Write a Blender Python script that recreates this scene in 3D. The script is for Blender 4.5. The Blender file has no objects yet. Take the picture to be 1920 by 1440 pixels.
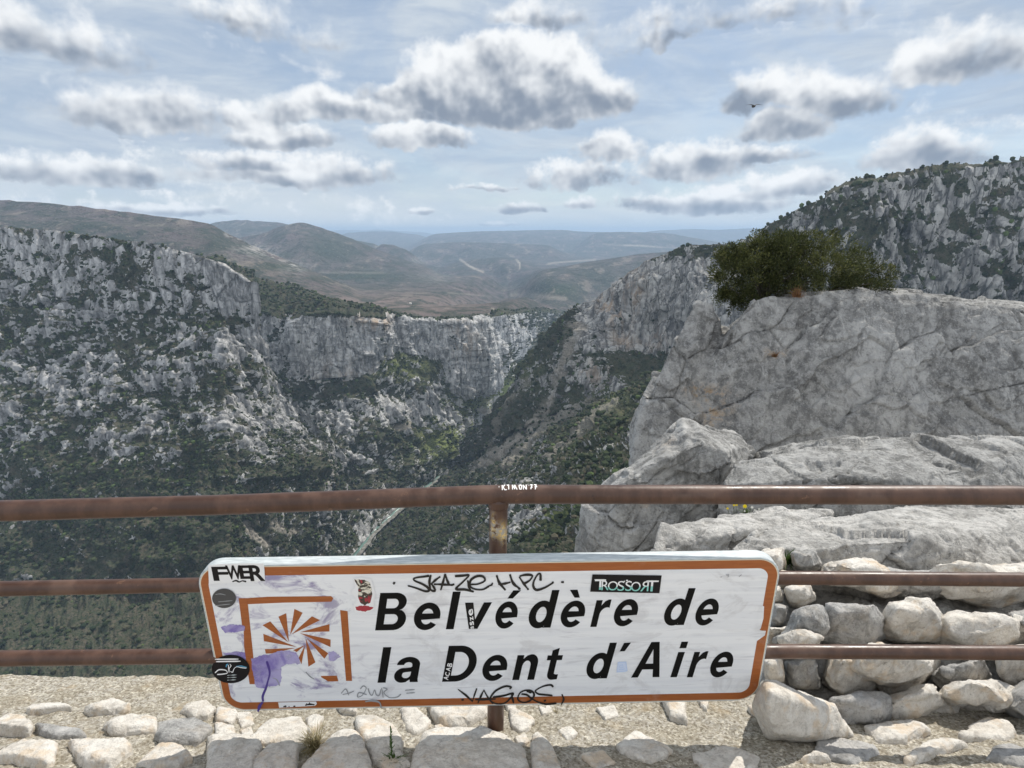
import bpy, bmesh, math, random
import numpy as np
from mathutils import Vector

SC = bpy.context.scene
COL = SC.collection
R = math.radians
rng = np.random.default_rng(7)
random.seed(7)

# ---------------------------------------------------------------- camera
PITCH = 14.76
FPX = 1082.0                      # focal length in pixels of a 1920 wide frame
cam_d = bpy.data.cameras.new('camera')
cam = bpy.data.objects.new('camera', cam_d)
COL.objects.link(cam)
cam.location = (0, 0, 0)
cam.rotation_euler = (R(90 - PITCH), 0, 0)
cam_d.sensor_fit = 'HORIZONTAL'
cam_d.sensor_width = 36
cam_d.lens = 36 * FPX / 1920
cam_d.clip_start = 0.05
cam_d.clip_end = 200000
SC.camera = cam

# ---------------------------------------------------------------- render look
SC.view_settings.view_transform = 'Standard'
SC.view_settings.look = 'None'
SC.view_settings.gamma = 1
SC.view_settings.exposure = 0.10
SC.render.engine = 'CYCLES'
SC.cycles.use_denoising = True
SC.cycles.max_bounces = 6
SC.cycles.diffuse_bounces = 3
SC.cycles.transparent_max_bounces = 8
SC.cycles.volume_bounces = 0

# ---------------------------------------------------------------- sun
SUN_AZ, SUN_EL = 41.0, 51.0       # azimuth to the right of the view direction (+Y)
sun_d = bpy.data.lights.new('sun', 'SUN')
sun_d.energy = 4.2
sun_d.angle = R(0.53)
sun_d.color = (1.0, 0.955, 0.88)
sun = bpy.data.objects.new('sun', sun_d)
COL.objects.link(sun)
_sd = Vector((math.sin(R(SUN_AZ)) * math.cos(R(SUN_EL)), math.cos(R(SUN_AZ)) * math.cos(R(SUN_EL)), math.sin(R(SUN_EL))))
sun.rotation_euler = _sd.to_track_quat('Z', 'Y').to_euler()
sun.location = _sd * 50


# ---------------------------------------------------------------- node helpers
class NT:
    """small wrapper that builds shader nodes"""
    def __init__(self, tree):
        self.t = tree

    def n(self, typ, **kw):
        nd = self.t.nodes.new(typ)
        for k, v in kw.items():
            setattr(nd, k, v)
        return nd

    def set(self, sock, v):
        if v is None:
            return
        if isinstance(v, bpy.types.NodeSocket):
            self.t.links.new(v, sock)
        else:
            if isinstance(v, (tuple, list)) and len(v) == 3 and sock.type == 'RGBA':
                v = (*v, 1)
            sock.default_value = v

    def math(self, op, a, b=None, c=None, clamp=False):
        nd = self.n('ShaderNodeMath', operation=op, use_clamp=clamp)
        for s, v in zip(nd.inputs, (a, b, c)):
            self.set(s, v)
        return nd.outputs[0]

    def vmath(self, op, a, b=None, c=None, scale=None):
        nd = self.n('ShaderNodeVectorMath', operation=op)
        for s, v in zip(nd.inputs, (a, b, c)):
            self.set(s, v)
        if scale is not None:
            self.set(nd.inputs['Scale'], scale)
        return nd.outputs['Value'] if op in ('LENGTH', 'DOT_PRODUCT', 'DISTANCE') else nd.outputs['Vector']

    def mix(self, f, a, b, blend='MIX'):
        nd = self.n('ShaderNodeMix', data_type='RGBA', blend_type=blend)
        self.set(nd.inputs[0], f)
        self.set(nd.inputs[6], a)
        self.set(nd.inputs[7], b)
        return nd.outputs[2]

    def ss(self, x, lo, hi, a=0.0, b=1.0):
        nd = self.n('ShaderNodeMapRange', interpolation_type='SMOOTHSTEP')
        for s, v in zip(nd.inputs, (x, lo, hi, a, b)):
            self.set(s, v)
        return nd.outputs[0]

    def noise(self, vec, scale, detail=4, rough=0.55, dist=0.0, out='Fac'):
        nd = self.n('ShaderNodeTexNoise')
        if vec is not None:
            self.set(nd.inputs['Vector'], vec)
        nd.inputs['Scale'].default_value = scale
        nd.inputs['Detail'].default_value = detail
        nd.inputs['Roughness'].default_value = rough
        nd.inputs['Distortion'].default_value = dist
        return nd.outputs[out]

    def voro(self, vec, scale, feature='F1', out='Distance', rand=1.0):
        nd = self.n('ShaderNodeTexVoronoi', feature=feature)
        if vec is not None:
            self.set(nd.inputs['Vector'], vec)
        nd.inputs['Scale'].default_value = scale
        nd.inputs['Randomness'].default_value = rand
        return nd.outputs[out]

    def attr(self, name, out='Fac'):
        nd = self.n('ShaderNodeAttribute')
        nd.attribute_name = name
        return nd.outputs[out]

    def bump(self, h, strength=0.5, dist=1.0, normal=None):
        nd = self.n('ShaderNodeBump')
        nd.inputs['Strength'].default_value = strength
        nd.inputs['Distance'].default_value = dist
        self.set(nd.inputs['Height'], h)
        self.set(nd.inputs['Normal'], normal)
        return nd.outputs[0]


def material(name):
    m = bpy.data.materials.new(name)
    m.use_nodes = True
    t = m.node_tree
    t.nodes.clear()
    k = NT(t)
    out = k.n('ShaderNodeOutputMaterial')
    b = k.n('ShaderNodeBsdfPrincipled')
    t.links.new(b.outputs[0], out.inputs[0])
    return m, k, b, out


def pos(k):
    return k.n('ShaderNodeNewGeometry').outputs['Position']


def nz(k):
    s = k.n('ShaderNodeSeparateXYZ')
    k.set(s.inputs[0], k.n('ShaderNodeNewGeometry').outputs['Normal'])
    return s.outputs[2]


def objco(k):
    return k.n('ShaderNodeTexCoord').outputs['Object']


# ---------------------------------------------------------------- world: Nishita sky with a broken deck of cumulus
CLOUD_DARK, CLOUD_LIGHT = (0.24, 0.285, 0.36), (0.90, 0.915, 0.925)
VEIL_A, VEIL_B = (0.42, 0.505, 0.625), (0.61, 0.67, 0.73)


def build_world():
    w = bpy.data.worlds.new('World')
    SC.world = w
    w.use_nodes = True
    t = w.node_tree
    t.nodes.clear()
    k = NT(t)
    out = k.n('ShaderNodeOutputWorld')
    sky = k.n('ShaderNodeTexSky', sky_type='NISHITA')
    sky.sun_disc = False
    sky.sun_elevation = R(SUN_EL)
    sky.sun_rotation = R(SUN_AZ)
    sky.altitude = 1300
    sky.air_density = 1.1
    sky.dust_density = 0.8
    sky.ozone_density = 1.2
    STR = 0.10
    d = k.n('ShaderNodeTexCoord').outputs['Generated']
    sep = k.n('ShaderNodeSeparateXYZ')
    k.set(sep.inputs[0], d)
    az = k.math('ARCTAN2', sep.outputs[0], sep.outputs[1])
    el = k.math('ARCSINE', sep.outputs[2])
    cmb = k.n('ShaderNodeCombineXYZ')
    k.set(cmb.inputs[0], az)
    k.set(cmb.inputs[1], el)
    P = cmb.outputs[0]           # sky position: azimuth, elevation in radians

    elz = k.math('MAXIMUM', k.math('ADD', el, 0.05), 0.03)
    def A(px, py):               # photograph position -> azimuth, elevation
        x = (px - 960) / FPX
        u = (720 - py) / FPX
        cy, sy = math.cos(R(PITCH)), math.sin(R(PITCH))
        y = cy + u * sy
        z = -sy + u * cy
        return math.atan2(x, y), math.atan2(z, math.hypot(x, y))

    # px, py(base line), half width px, height px, strength
    clouds = [
        (950, 192, 250, 140, 1.7), (790, 188, 100, 60, 1.0), (1090, 190, 120, 80, 1.2), (985, 120, 120, 78, 1.0),
        (795, 268, 105, 40, .85), (620, 215, 150, 55, .75), (460, 228, 95, 46, .8), (520, 264, 110, 42, .75),
        (760, 226, 90, 30, .6), (560, 330, 180, 48, .7), (470, 305, 100, 30, .55), (545, 338, 70, 22, .7),
        (1140, 290, 75, 52, .8), (1290, 318, 130, 55, .75), (1080, 340, 110, 46, .7), (1470, 250, 95, 60, .85),
        (1440, 190, 110, 72, .8), (1560, 190, 150, 90, .8), (1085, 383, 38, 22, .85), (970, 394, 56, 20, .8),
        (795, 398, 30, 12, .7), (915, 354, 60, 10, .5), (1320, 385, 190, 42, .75), (1480, 355, 110, 40, .75),
        (1240, 385, 110, 24, .6), (1000, 30, 120, 50, .35), (470, 40, 90, 50, .30), (600, 65, 60, 36, .25),
        (1230, 75, 80, 26, .3), (1420, 300, 120, 30, .6), (940, 420, 40, 8, .5), (1330, 50, 240, 50, .3),
        (250, 220, 180, 80, .8), (150, 330, 160, 50, .7), (1720, 300, 150, 70, .8), (120, 90, 170, 90, .6),
        (1800, 120, 160, 100, .7), (1750, 390, 160, 30, .7), (300, 395, 130, 18, .6),
    ]

    # warp that makes the cloud outlines billow; finer near the horizon, where clouds are farther off
    wv = k.noise(P, 9.0, 4, 0.6, 0, 'Color')
    wv = k.vmath('MULTIPLY', k.vmath('SUBTRACT', wv, (0.5, 0.5, 0.5)), (0.62, 0.34, 0))
    wv = k.vmath('SCALE', wv, scale=k.math('MINIMUM', elz, 0.30))
    ws = k.n('ShaderNodeSeparateXYZ')
    k.set(ws.inputs[0], k.vmath('ADD', P, wv))
    vx, vy = k.n('ShaderNodeCombineXYZ'), k.n('ShaderNodeCombineXYZ')
    for i in range(3):
        k.set(vx.inputs[i], ws.outputs[0])
        k.set(vy.inputs[i], ws.outputs[1])
    vx, vy = vx.outputs[0], vy.outputs[0]
    acc = hacc = wacc = None
    while len(clouds) % 3:
        clouds.append((-3000, 100, 10, 10, 0.3))
    for i in range(0, len(clouds), 3):      # three clouds per vector operation
        sx, cx, sy, cy_, st = [], [], [], [], []
        for (x, y, hw, hh, s_) in clouds[i:i + 3]:
            a0, e0 = A(x, y)
            a1, _ = A(x + hw, y)
            _, e1 = A(x, y - hh)
            u, v = 1 / (a1 - a0), 1 / (e1 - e0)
            sx.append(u)
            cx.append(-a0 * u)
            sy.append(v)
            cy_.append(-e0 * v)
            st.append(s_)
        dx = k.vmath('MULTIPLY_ADD', vx, tuple(sx), tuple(cx))
        dy = k.vmath('MULTIPLY_ADD', vy, tuple(sy), tuple(cy_))
        dz = k.vmath('MAXIMUM', dy, k.vmath('MULTIPLY', dy, (-2.5, -2.5, -2.5)))
        l2 = k.vmath('MULTIPLY_ADD', dz, dz, k.vmath('MULTIPLY', dx, dx))
        f = k.vmath('MULTIPLY_ADD', l2, tuple(-q for q in st), tuple(st))
        w_ = k.vmath('MAXIMUM', k.vmath('ADD', f, (0.45, 0.45, 0.45)), (0, 0, 0))
        w_ = k.vmath('MULTIPLY', w_, w_)
        acc = f if acc is None else k.vmath('MAXIMUM', acc, f)
        hacc = k.vmath('MULTIPLY', dy, w_) if hacc is None else k.vmath('MULTIPLY_ADD', dy, w_, hacc)
        wacc = w_ if wacc is None else k.vmath('ADD', wacc, w_)
    sa = k.n('ShaderNodeSeparateXYZ')
    k.set(sa.inputs[0], acc)
    acc = k.math('MAXIMUM', k.math('MAXIMUM', sa.outputs[0], sa.outputs[1]), sa.outputs[2])
    soft = k.noise(k.vmath('MULTIPLY', P, (3.2, 9.5, 1)), 1.15, 4, 0.55, 0.5)      # loose layers between the heaps
    acc = k.math('MAXIMUM', acc, k.ss(soft, 0.36, 0.70, -0.75, 0.10))
    hsum = k.vmath('DOT_PRODUCT', hacc, (1, 1, 1))
    wsum = k.vmath('DOT_PRODUCT', wacc, (1, 1, 1))
    hgt = k.math('DIVIDE', k.math('ADD', hsum, 0.012), k.math('ADD', wsum, 0.02))
    n1 = k.noise(P, 15.0, 10, 0.60)
    g0 = k.noise(P, 13.0, 3, 0.55)
    g1 = k.noise(k.vmath('ADD', P, (0.010, 0.017, 0)), 13.0, 3, 0.55)
    n2 = k.noise(P, 4.5, 3, 0.5)
    n3 = k.noise(P, 42.0, 6, 0.62)
    det = k.math('MULTIPLY_ADD', k.math('SUBTRACT', n3, n1), k.ss(el, 0.26, 0.05), n1)
    field = k.math('ADD', acc, k.math('MULTIPLY_ADD', det, 1.9, -1.0))
    field = k.math('ADD', field, k.math('MULTIPLY_ADD', n2, 1.0, -0.50))
    cov = k.ss(field, -0.20, 0.48)
    grad = k.math('SUBTRACT', g0, g1)
    thick = k.ss(field, 0.20, 1.10)
    sh = k.math('MULTIPLY_ADD', grad, 2.6, 0.20)
    sh = k.math('ADD', sh, k.math('MULTIPLY', k.ss(hgt, -0.12, 0.85), 1.05))
    sh = k.math('ADD', sh, k.math('MULTIPLY_ADD', n3, 0.5, -0.25))
    sh = k.math('SUBTRACT', sh, k.math('MULTIPLY', thick, 0.24))
    sh = k.math('ADD', sh, k.math('MULTIPLY_ADD', n2, 0.5, -0.25))
    sh = k.ss(sh, -0.30, 1.15)
    ccol = k.mix(sh, CLOUD_DARK, CLOUD_LIGHT)

    # thin high veil
    veil = k.noise(k.vmath('MULTIPLY', P, (2.6, 5.0, 1)), 1.3, 8, 0.60, 0.8)
    veil = k.ss(veil, 0.30, 0.64, 0.55, 1.0)
    low = k.ss(el, 0.0, 0.20, 1.0, 0.0)
    veil = k.math('MAXIMUM', veil, k.math('MULTIPLY', low, 0.70))
    veil = k.math('MAXIMUM', veil, k.ss(el, 0.10, 0.02))
    streak = k.noise(k.vmath('MULTIPLY', P, (3.0, 13.0, 1)), 1.6, 7, 0.62, 0.5)
    vcol = k.mix(k.ss(streak, 0.36, 0.68), VEIL_A, VEIL_B)
    lowc = k.mix(k.ss(streak, 0.36, 0.68), (0.60, 0.68, 0.74), (0.72, 0.76, 0.78))
    vcol = k.mix(k.ss(el, 0.13, 0.0), vcol, lowc)

    # away from the view (overhead and behind) the deck is broken cloud; its unseen rear is added brightness filling the shaded sign face
    back = k.ss(sep.outputs[1], 0.30, -0.25)
    skyc = k.vmath('SCALE', sky.outputs[0], scale=STR)
    base = k.mix(veil, skyc, vcol)
    col = k.mix(cov, base, ccol)
    bn = k.noise(d, 2.6, 7, 0.55)
    bcol = k.mix(k.ss(bn, 0.38, 0.62), (0.62, 0.72, 0.90), (1.15, 1.15, 1.13))
    col = k.mix(back, col, bcol)
    up = k.ss(el, 0.75, 1.1)
    col = k.mix(k.math('MULTIPLY', up, k.math('SUBTRACT', 1.0, back)), col, k.mix(k.ss(bn, 0.42, 0.6), skyc, (0.85, 0.88, 0.92)))
    bg = k.n('ShaderNodeBackground')
    k.set(bg.inputs[0], col)
    bg.inputs[1].default_value = 1.0
    t.links.new(bg.outputs[0], out.inputs[0])


build_world()
SC.world.cycles.sampling_method = 'MANUAL'
SC.world.cycles.sample_map_resolution = 256

# ---------------------------------------------------------------- geometry helpers
_cp, _sp = math.cos(R(PITCH)), math.sin(R(PITCH))


def ray(px, py):
    px = np.asarray(px, float)
    py = np.asarray(py, float)
    u = (720 - py) / FPX
    return np.stack([(px - 960) / FPX + 0 * u, _cp + u * _sp + 0 * px, -_sp + u * _cp + 0 * px], -1)


def at(px, py, Y):
    """world point seen at a position of the photograph, Y metres ahead of the viewer"""
    r = ray(px, py)
    return r * (np.asarray(Y, float) / r[..., 1])[..., None]


_perm = np.random.default_rng(11).permutation(256)
_perm = np.concatenate([_perm, _perm])
_g3 = np.random.default_rng(5).normal(size=(256, 3))
_g3 /= np.linalg.norm(_g3, axis=1)[:, None]


def pnoise(P):
    P = np.asarray(P, float)
    i = np.floor(P).astype(np.int64)
    f = P - i
    u = f * f * f * (f * (f * 6 - 15) + 10)
    i &= 255
    r = np.zeros(len(P))
    for dx in (0, 1):
        hx = _perm[i[:, 0] + dx]
        wx = u[:, 0] if dx else 1 - u[:, 0]
        for dy in (0, 1):
            hy = _perm[(hx + i[:, 1] + dy) & 255]
            wy = u[:, 1] if dy else 1 - u[:, 1]
            for dz in (0, 1):
                h = _perm[(hy + i[:, 2] + dz) & 255]
                g = _g3[h]
                wz = u[:, 2] if dz else 1 - u[:, 2]
                r += wx * wy * wz * (g[:, 0] * (f[:, 0] - dx) + g[:, 1] * (f[:, 1] - dy) + g[:, 2] * (f[:, 2] - dz))
    return r * 1.5


def fbm(P, octv=4, gain=0.5, ridged=False, lac=2.07):
    a, s, tot = 1.0, 0.0, 0.0
    P = np.asarray(P, float)
    for o in range(octv):
        v = pnoise(P * lac ** o + 17.3 * o)
        if ridged:
            v = 1 - 2 * np.abs(v)
        s = s + a * v
        tot += a
        a *= gain
    return s / tot


_cellj = np.random.default_rng(23).random((256, 3))
_cellv = np.random.default_rng(29).random(256)


def worley(P, jitter=0.9):
    """cell noise: random value of the nearest cell, and how near the point lies to the border with the next one"""
    P = np.asarray(P, float)
    i = np.floor(P).astype(np.int64)
    f1 = np.full(len(P), 9.0)
    f2 = np.full(len(P), 9.0)
    val = np.zeros(len(P))
    for dx in (-1, 0, 1):
        for dy in (-1, 0, 1):
            for dz in (-1, 0, 1):
                c = i + (dx, dy, dz)
                m_ = c & 255
                h = _perm[(_perm[(_perm[m_[:, 0]] + m_[:, 1]) & 255] + m_[:, 2]) & 255]
                q = c + 0.5 + (_cellj[h] - 0.5) * jitter - P
                d = np.sqrt((q * q).sum(1))
                nearer = d < f1
                f2 = np.where(nearer, f1, np.minimum(f2, d))
                val = np.where(nearer, _cellv[h], val)
                f1 = np.where(nearer, d, f1)
    return val, f2 - f1


def sstep(x, a, b):
    t = np.clip((x - a) / (b - a), 0, 1)
    return t * t * (3 - 2 * t)


def mesh_from(name, V, Fq, smooth=True, attrs=None):
    me = bpy.data.meshes.new(name)
    V = np.asarray(V, np.float32)
    Fq = np.asarray(Fq, np.int32)
    me.vertices.add(len(V))
    me.vertices.foreach_set('co', V.ravel())
    n = Fq.shape[1]
    me.loops.add(Fq.size)
    me.loops.foreach_set('vertex_index', Fq.ravel())
    me.polygons.add(len(Fq))
    me.polygons.foreach_set('loop_start', np.arange(0, Fq.size, n, dtype=np.int32))
    me.polygons.foreach_set('loop_total', np.full(len(Fq), n, np.int32))
    me.polygons.foreach_set('use_smooth', np.full(len(Fq), smooth, bool))
    me.update(calc_edges=True)
    if attrs:
        for k_, v_ in attrs.items():
            a = me.attributes.new(k_, 'FLOAT', 'POINT')
            a.data.foreach_set('value', np.asarray(v_, np.float32).ravel())
    me.validate()
    return me


def link(name, me, mat=None, parent=None):
    o = bpy.data.objects.new(name, me)
    COL.objects.link(o)
    if mat is not None:
        me.materials.append(mat)
    if parent is not None:
        o.parent = parent
    return o


def tag(o, label=None, cat=None, group=None, kind=None):
    if label:
        o['label'] = label
    if cat:
        o['category'] = cat
    if group:
        o['group'] = group
    if kind:
        o['kind'] = kind
    return o


def empty(name, loc, label, cat, group=None):
    o = bpy.data.objects.new(name, None)
    COL.objects.link(o)
    o.location = loc
    o.empty_display_size = 0.1
    bpy.context.view_layer.update()
    return tag(o, label, cat, group)


def keep(o, parent):
    """parent a mesh given in world coordinates under a thing standing at parent.location"""
    o.parent = parent
    o.matrix_parent_inverse = parent.matrix_world.inverted()
    return o


def gridfaces(nr, nc):
    a = np.arange(nr * nc).reshape(nr, nc)
    return np.stack([a[:-1, :-1], a[:-1, 1:], a[1:, 1:], a[1:, :-1]], -1).reshape(-1, 4)


def smooth1(a, s):
    if s <= 0:
        return a
    n = int(s * 3)
    x = np.arange(-n, n + 1)
    kx = np.exp(-x * x / (2 * s * s))
    kx /= kx.sum()
    return np.convolve(np.pad(a, n, mode='edge'), kx, mode='valid')


def patch_points(lines, px, segs, sm=0):
    """surface through feature lines; each line is [(px, py, Y), ...]; segs = rows between lines"""
    rows, pys = [], []
    L, PY = [], []
    for ln in lines:
        a = np.array(ln, float)
        py = smooth1(np.interp(px, a[:, 0], a[:, 1]), sm)
        Y = smooth1(np.interp(px, a[:, 0], a[:, 2]), sm)
        L.append(at(px, py, Y))
        PY.append(py)
    for i in range(len(L) - 1):
        for j in range(segs[i]):
            t = j / segs[i]
            rows.append(L[i] * (1 - t) + L[i + 1] * t)
            pys.append(PY[i] * (1 - t) + PY[i + 1] * t)
    rows.append(L[-1])
    pys.append(PY[-1])
    return np.array(rows), np.array(pys)


def grid_normals(G):
    du = np.gradient(G, axis=1)
    dv = np.gradient(G, axis=0)
    n = np.cross(du, dv)
    n /= np.linalg.norm(n, axis=-1, keepdims=True) + 1e-9
    return n


def proj(Pw):
    """photograph position of world points"""
    x, y, z = Pw[..., 0], Pw[..., 1], Pw[..., 2]
    d = y * _cp - z * _sp
    u = y * _sp + z * _cp
    return 960 + FPX * x / d, 720 - FPX * u / d


def seg_dist(px, py, line):
    """distance of photograph positions to a polyline"""
    d = np.full(np.shape(px), 1e9)
    for (x0, y0), (x1, y1) in zip(line[:-1], line[1:]):
        vx, vy = x1 - x0, y1 - y0
        t = np.clip(((px - x0) * vx + (py - y0) * vy) / (vx * vx + vy * vy), 0, 1)
        d = np.minimum(d, np.hypot(px - x0 - t * vx, py - y0 - t * vy))
    return d


def blob(px, py, cx, cy, rx, ry):
    return np.exp(-(((px - cx) / rx) ** 2 + ((py - cy) / ry) ** 2))


# ---------------------------------------------------------------- canyon materials
def mat_canyon(name, rock_a, rock_b, veg_bias, cracks=.45):
    m, k, b, out = material(name)
    p = pos(k)
    n1 = k.noise(p, 0.012, 5, 0.6)
    n2 = k.noise(p, 0.075, 6, 0.65)
    n3 = k.noise(p, 0.35, 4, 0.6)
    pz = k.vmath('ADD', k.vmath('MULTIPLY', p, (1, 1, 0.17)), k.vmath('SCALE', k.noise(p, 0.03, 3, .6, 0, 'Color'), scale=8))
    st = k.noise(pz, 0.085, 6, 0.62, 0.3)
    st2 = k.noise(k.vmath('MULTIPLY', p, (0.25, 0.25, 1.0)), 0.12, 5, 0.6, 0.4)
    rock = k.mix(k.ss(st, 0.34, 0.64), rock_a, rock_b)
    rock = k.mix(k.ss(st2, 0.60, 0.70, 0, 0.5), rock, (0.12, 0.12, 0.115))
    rock = k.mix(k.ss(n3, 0.56, 0.70, 0, 0.6), rock, (0.10, 0.105, 0.09))
    crk = k.voro(pz, 0.055, 'DISTANCE_TO_EDGE')
    rock = k.mix(k.ss(crk, 0.07, 0.0, 0, cracks), rock, (0.055, 0.056, 0.052))
    tan = k.attr('tan')
    tn = k.math('MULTIPLY', tan, k.ss(k.noise(pz, 0.05, 6, 0.65), 0.44, 0.58, 0, .85))
    rock = k.mix(tn, rock, (0.46, 0.335, 0.225))
    soil = k.mix(k.ss(n2, 0.35, 0.65), (0.094, 0.080, 0.058), (0.048, 0.056, 0.032))
    soil = k.mix(k.ss(n3, 0.45, 0.62), soil, (0.028, 0.038, 0.020))
    soil = k.mix(k.attr('green'), soil, k.mix(k.ss(n3, 0.4, 0.6), (0.22, 0.24, 0.075), (0.075, 0.105, 0.034)))
    v = k.math('ADD', k.attr('veg'), k.math('MULTIPLY_ADD', n2, 1.5, -0.75))
    v = k.math('ADD', v, k.math('MULTIPLY_ADD', n3, 0.7, -0.35 + veg_bias))
    vm = k.ss(v, 0.42, 0.56)
    c = k.mix(vm, rock, soil)
    sc = k.math('MULTIPLY', k.attr('scree'), k.ss(n2, 0.25, 0.5, 0.5, 1.0), clamp=True)
    c = k.mix(sc, c, k.mix(k.ss(n3, 0.35, 0.65), (0.36, 0.325, 0.275), (0.22, 0.20, 0.165)))
    k.set(b.inputs['Base Color'], c)
    b.inputs['Roughness'].default_value = 0.95
    b.inputs['Specular IOR Level'].default_value = 0.1
    h = k.math('ADD', k.math('MULTIPLY', n3, 1.6), k.math('MULTIPLY', n2, 5.0))
    h = k.math('ADD', h, k.math('MULTIPLY', st, 4.0))
    k.set(b.inputs['Normal'], k.bump(h, 0.85, 1.0))
    return m


M_CANYON = mat_canyon('canyon_rock', (0.17, 0.168, 0.162), (0.54, 0.53, 0.51), 0.0)
M_SPUR = mat_canyon('spur_rock', (0.15, 0.148, 0.144), (0.46, 0.45, 0.435), 0.0)
M_RIDGE = mat_canyon('ridge_rock', (0.13, 0.127, 0.124), (0.46, 0.445, 0.415), 0.0, .8)


def rough_canyon(G, amp=1.0, flute=1.0, edge=None):
    """carve cliffs, ledges, gullies and outcrops into a smooth control surface (metres)"""
    sh = G.shape
    n = grid_normals(G)
    n *= np.sign(-(n * G).sum(-1, keepdims=True) + 1e-9)      # face the viewer
    up = n[..., 2]
    steep = sstep(1 - np.abs(up), 0.22, 0.62)
    P = G.reshape(-1, 3)
    N = n.reshape(-1, 3)
    s = steep.ravel()
    W = P + 13 * np.stack([fbm(P / 75 + 2, 2), fbm(P / 75 + 12, 2), 0.5 * fbm(P / 75 + 22, 2)], -1)
    d = fbm(P / 160, 3) * 34
    fl = fbm(W / np.array([52, 52, 240.]), 4, 0.55, True)
    d += sstep(fbm(W / np.array([120, 120, 420.]) + 77, 3, .5, True), -.4, .8) * 34 * s * flute - 14 * s
    d += flute * (fl * 19) * (0.25 + 0.75 * s) * (0.35 + 1.1 * sstep(fbm(P / 190 + 61, 2), -.35, .35))
    fl2 = fbm(W / np.array([15, 15, 44.]), 3, 0.55, True)
    d += flute * fl2 * 4.2 * (0.2 + 0.8 * s)
    out = sstep(fbm(W / np.array([64, 64, 56.]) + 31.7, 4, 0.6, True), 0.10, 0.70)
    d += out * 20 * (1 - s)
    out2 = sstep(fbm(W / np.array([24, 24, 26.]) + 51.7, 3, 0.6, True), 0.15, 0.75)
    d += out2 * 7.5 * (1 - .6 * s)
    cv, ce = worley(W / np.array([26, 26, 105.]))            # buttresses with clefts between them
    d += (cv - .5) * 15 * (.25 + .75 * s) - 5 * sstep(ce, .12, 0.0) * (.2 + .8 * s)
    cv, ce = worley((W + 4 * np.stack([fbm(P / 14, 2), fbm(P / 14 + 5, 2), fbm(P / 14 + 9, 2)], -1)) / np.array([11, 11, 17.]))
    d += (cv - .5) * 5.0 - 1.2 * sstep(ce, .14, 0.0)
    d += fbm(P / 16 + 5, 3, 0.6) * 3.4
    zz = P[:, 2] / 26 + fbm(P / 130 + 9, 2) * 1.6
    fr = zz - np.floor(zz)
    led = (sstep(fr, 0.0, 0.22) - fr)
    d += led * 8 * (0.35 + 0.4 * (1 - s)) * sstep(fbm(P / 140 + 71, 2), -.3, .3)
    rock = np.clip(1.1 * out * (1 - s) + .8 * out2 + 1.2 * (cv - .5), -1, 1.6)
    d = d * amp
    if edge is not None:
        d = d * edge.ravel()
    hz = N.copy()
    hz[:, 2] *= 0.6
    return (P + hz * d[:, None]).reshape(sh), steep, rock.reshape(sh[:2])


def canyon_mesh(name, lines, x0, x1, nx, segs, mat, amp=1.0, flute=1.0, sm=6, attr_fn=None, edge_fn=None, veg0=0.0):
    px = np.linspace(x0, x1, nx)
    G, py = patch_points(lines, px, segs, sm)
    PX = np.broadcast_to(px, py.shape)
    rowv = np.concatenate([[i + j / n_ for j in range(n_)] for i, n_ in enumerate(segs)] + [[len(segs)]])
    RV = np.broadcast_to(rowv[:, None], py.shape)
    edge = edge_fn(PX, py, RV) if edge_fn else None
    D, steep, rock = rough_canyon(G, amp, flute, edge)
    at_ = attr_fn(PX, py, RV) if attr_fn else {}
    for kk in ('veg', 'tan', 'scree', 'green'):
        at_.setdefault(kk, np.zeros_like(py))
    # plants hold on gentle and hollow ground, rock shows on steep and proud ground
    n2 = np.abs(grid_normals(D)[..., 2])
    big = fbm(D.reshape(-1, 3) / np.array([70, 70, 45.]) + 91, 4, .55).reshape(py.shape)
    up0 = np.abs(grid_normals(G)[..., 2])
    tot = 1.1 * (up0 - .50) + .75 * (n2 - .45) - .55 * rock + 1.0 * big + 1.5 * at_['veg'] + veg0
    at_['veg'] = sstep(tot, -.28, .34)
    me = mesh_from(name, D.reshape(-1, 3), gridfaces(*py.shape), True, at_)
    o = link(name, me, mat)
    tag(o, kind='structure')
    return o, D, PX, py, steep, at_


# ---------------------------------------------------------------- left wall of the canyon
L_A = [(-300, 1160, 880), (420, 1110, 950), (600, 1075, 1000), (670, 1060, 1050), (745, 985, 1235), (830, 925, 1440), (870, 905, 1600),
       (900, 860, 1800), (960, 800, 2250), (990, 760, 2550), (1030, 720, 2900), (1100, 690, 3200)]
L_0 = [(a, 1600 if a < 600 else b_ + 260, c * .5 if a < 600 else c * .8) for a, b_, c in L_A]
L_B = [(-300, 950, 1150), (420, 900, 1200), (600, 880, 1250), (700, 860, 1330), (760, 835, 1440), (830, 800, 1600), (880, 765, 1800),
       (930, 720, 2050), (965, 690, 2400), (1000, 660, 2700), (1040, 630, 3100), (1100, 620, 3300)]
L_C = [(-300, 760, 1350), (420, 740, 1380), (480, 730, 1420), (560, 712, 1420), (620, 708, 1425), (680, 696, 1470), (700, 672, 1540), (740, 662, 1600), (800, 668, 1650),
       (822, 715, 1640), (870, 735, 1700), (900, 722, 1800), (940, 690, 2050), (970, 665, 2400), (1010, 640, 2700), (1050, 620, 3100), (1100, 612, 3300)]
L_D = [(-300, 540, 1500), (420, 560, 1540), (500, 584, 1530), (530, 596, 1500), (542, 612, 1500), (556, 598, 1452), (600, 586, 1455), (690, 592, 1500), (740, 597, 1620), (800, 601, 1680), (850, 606, 1700),
       (900, 603, 1800), (925, 593, 2060), (950, 589, 2200), (1000, 586, 2750), (1050, 591, 3150), (1100, 596, 3400)]
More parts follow.
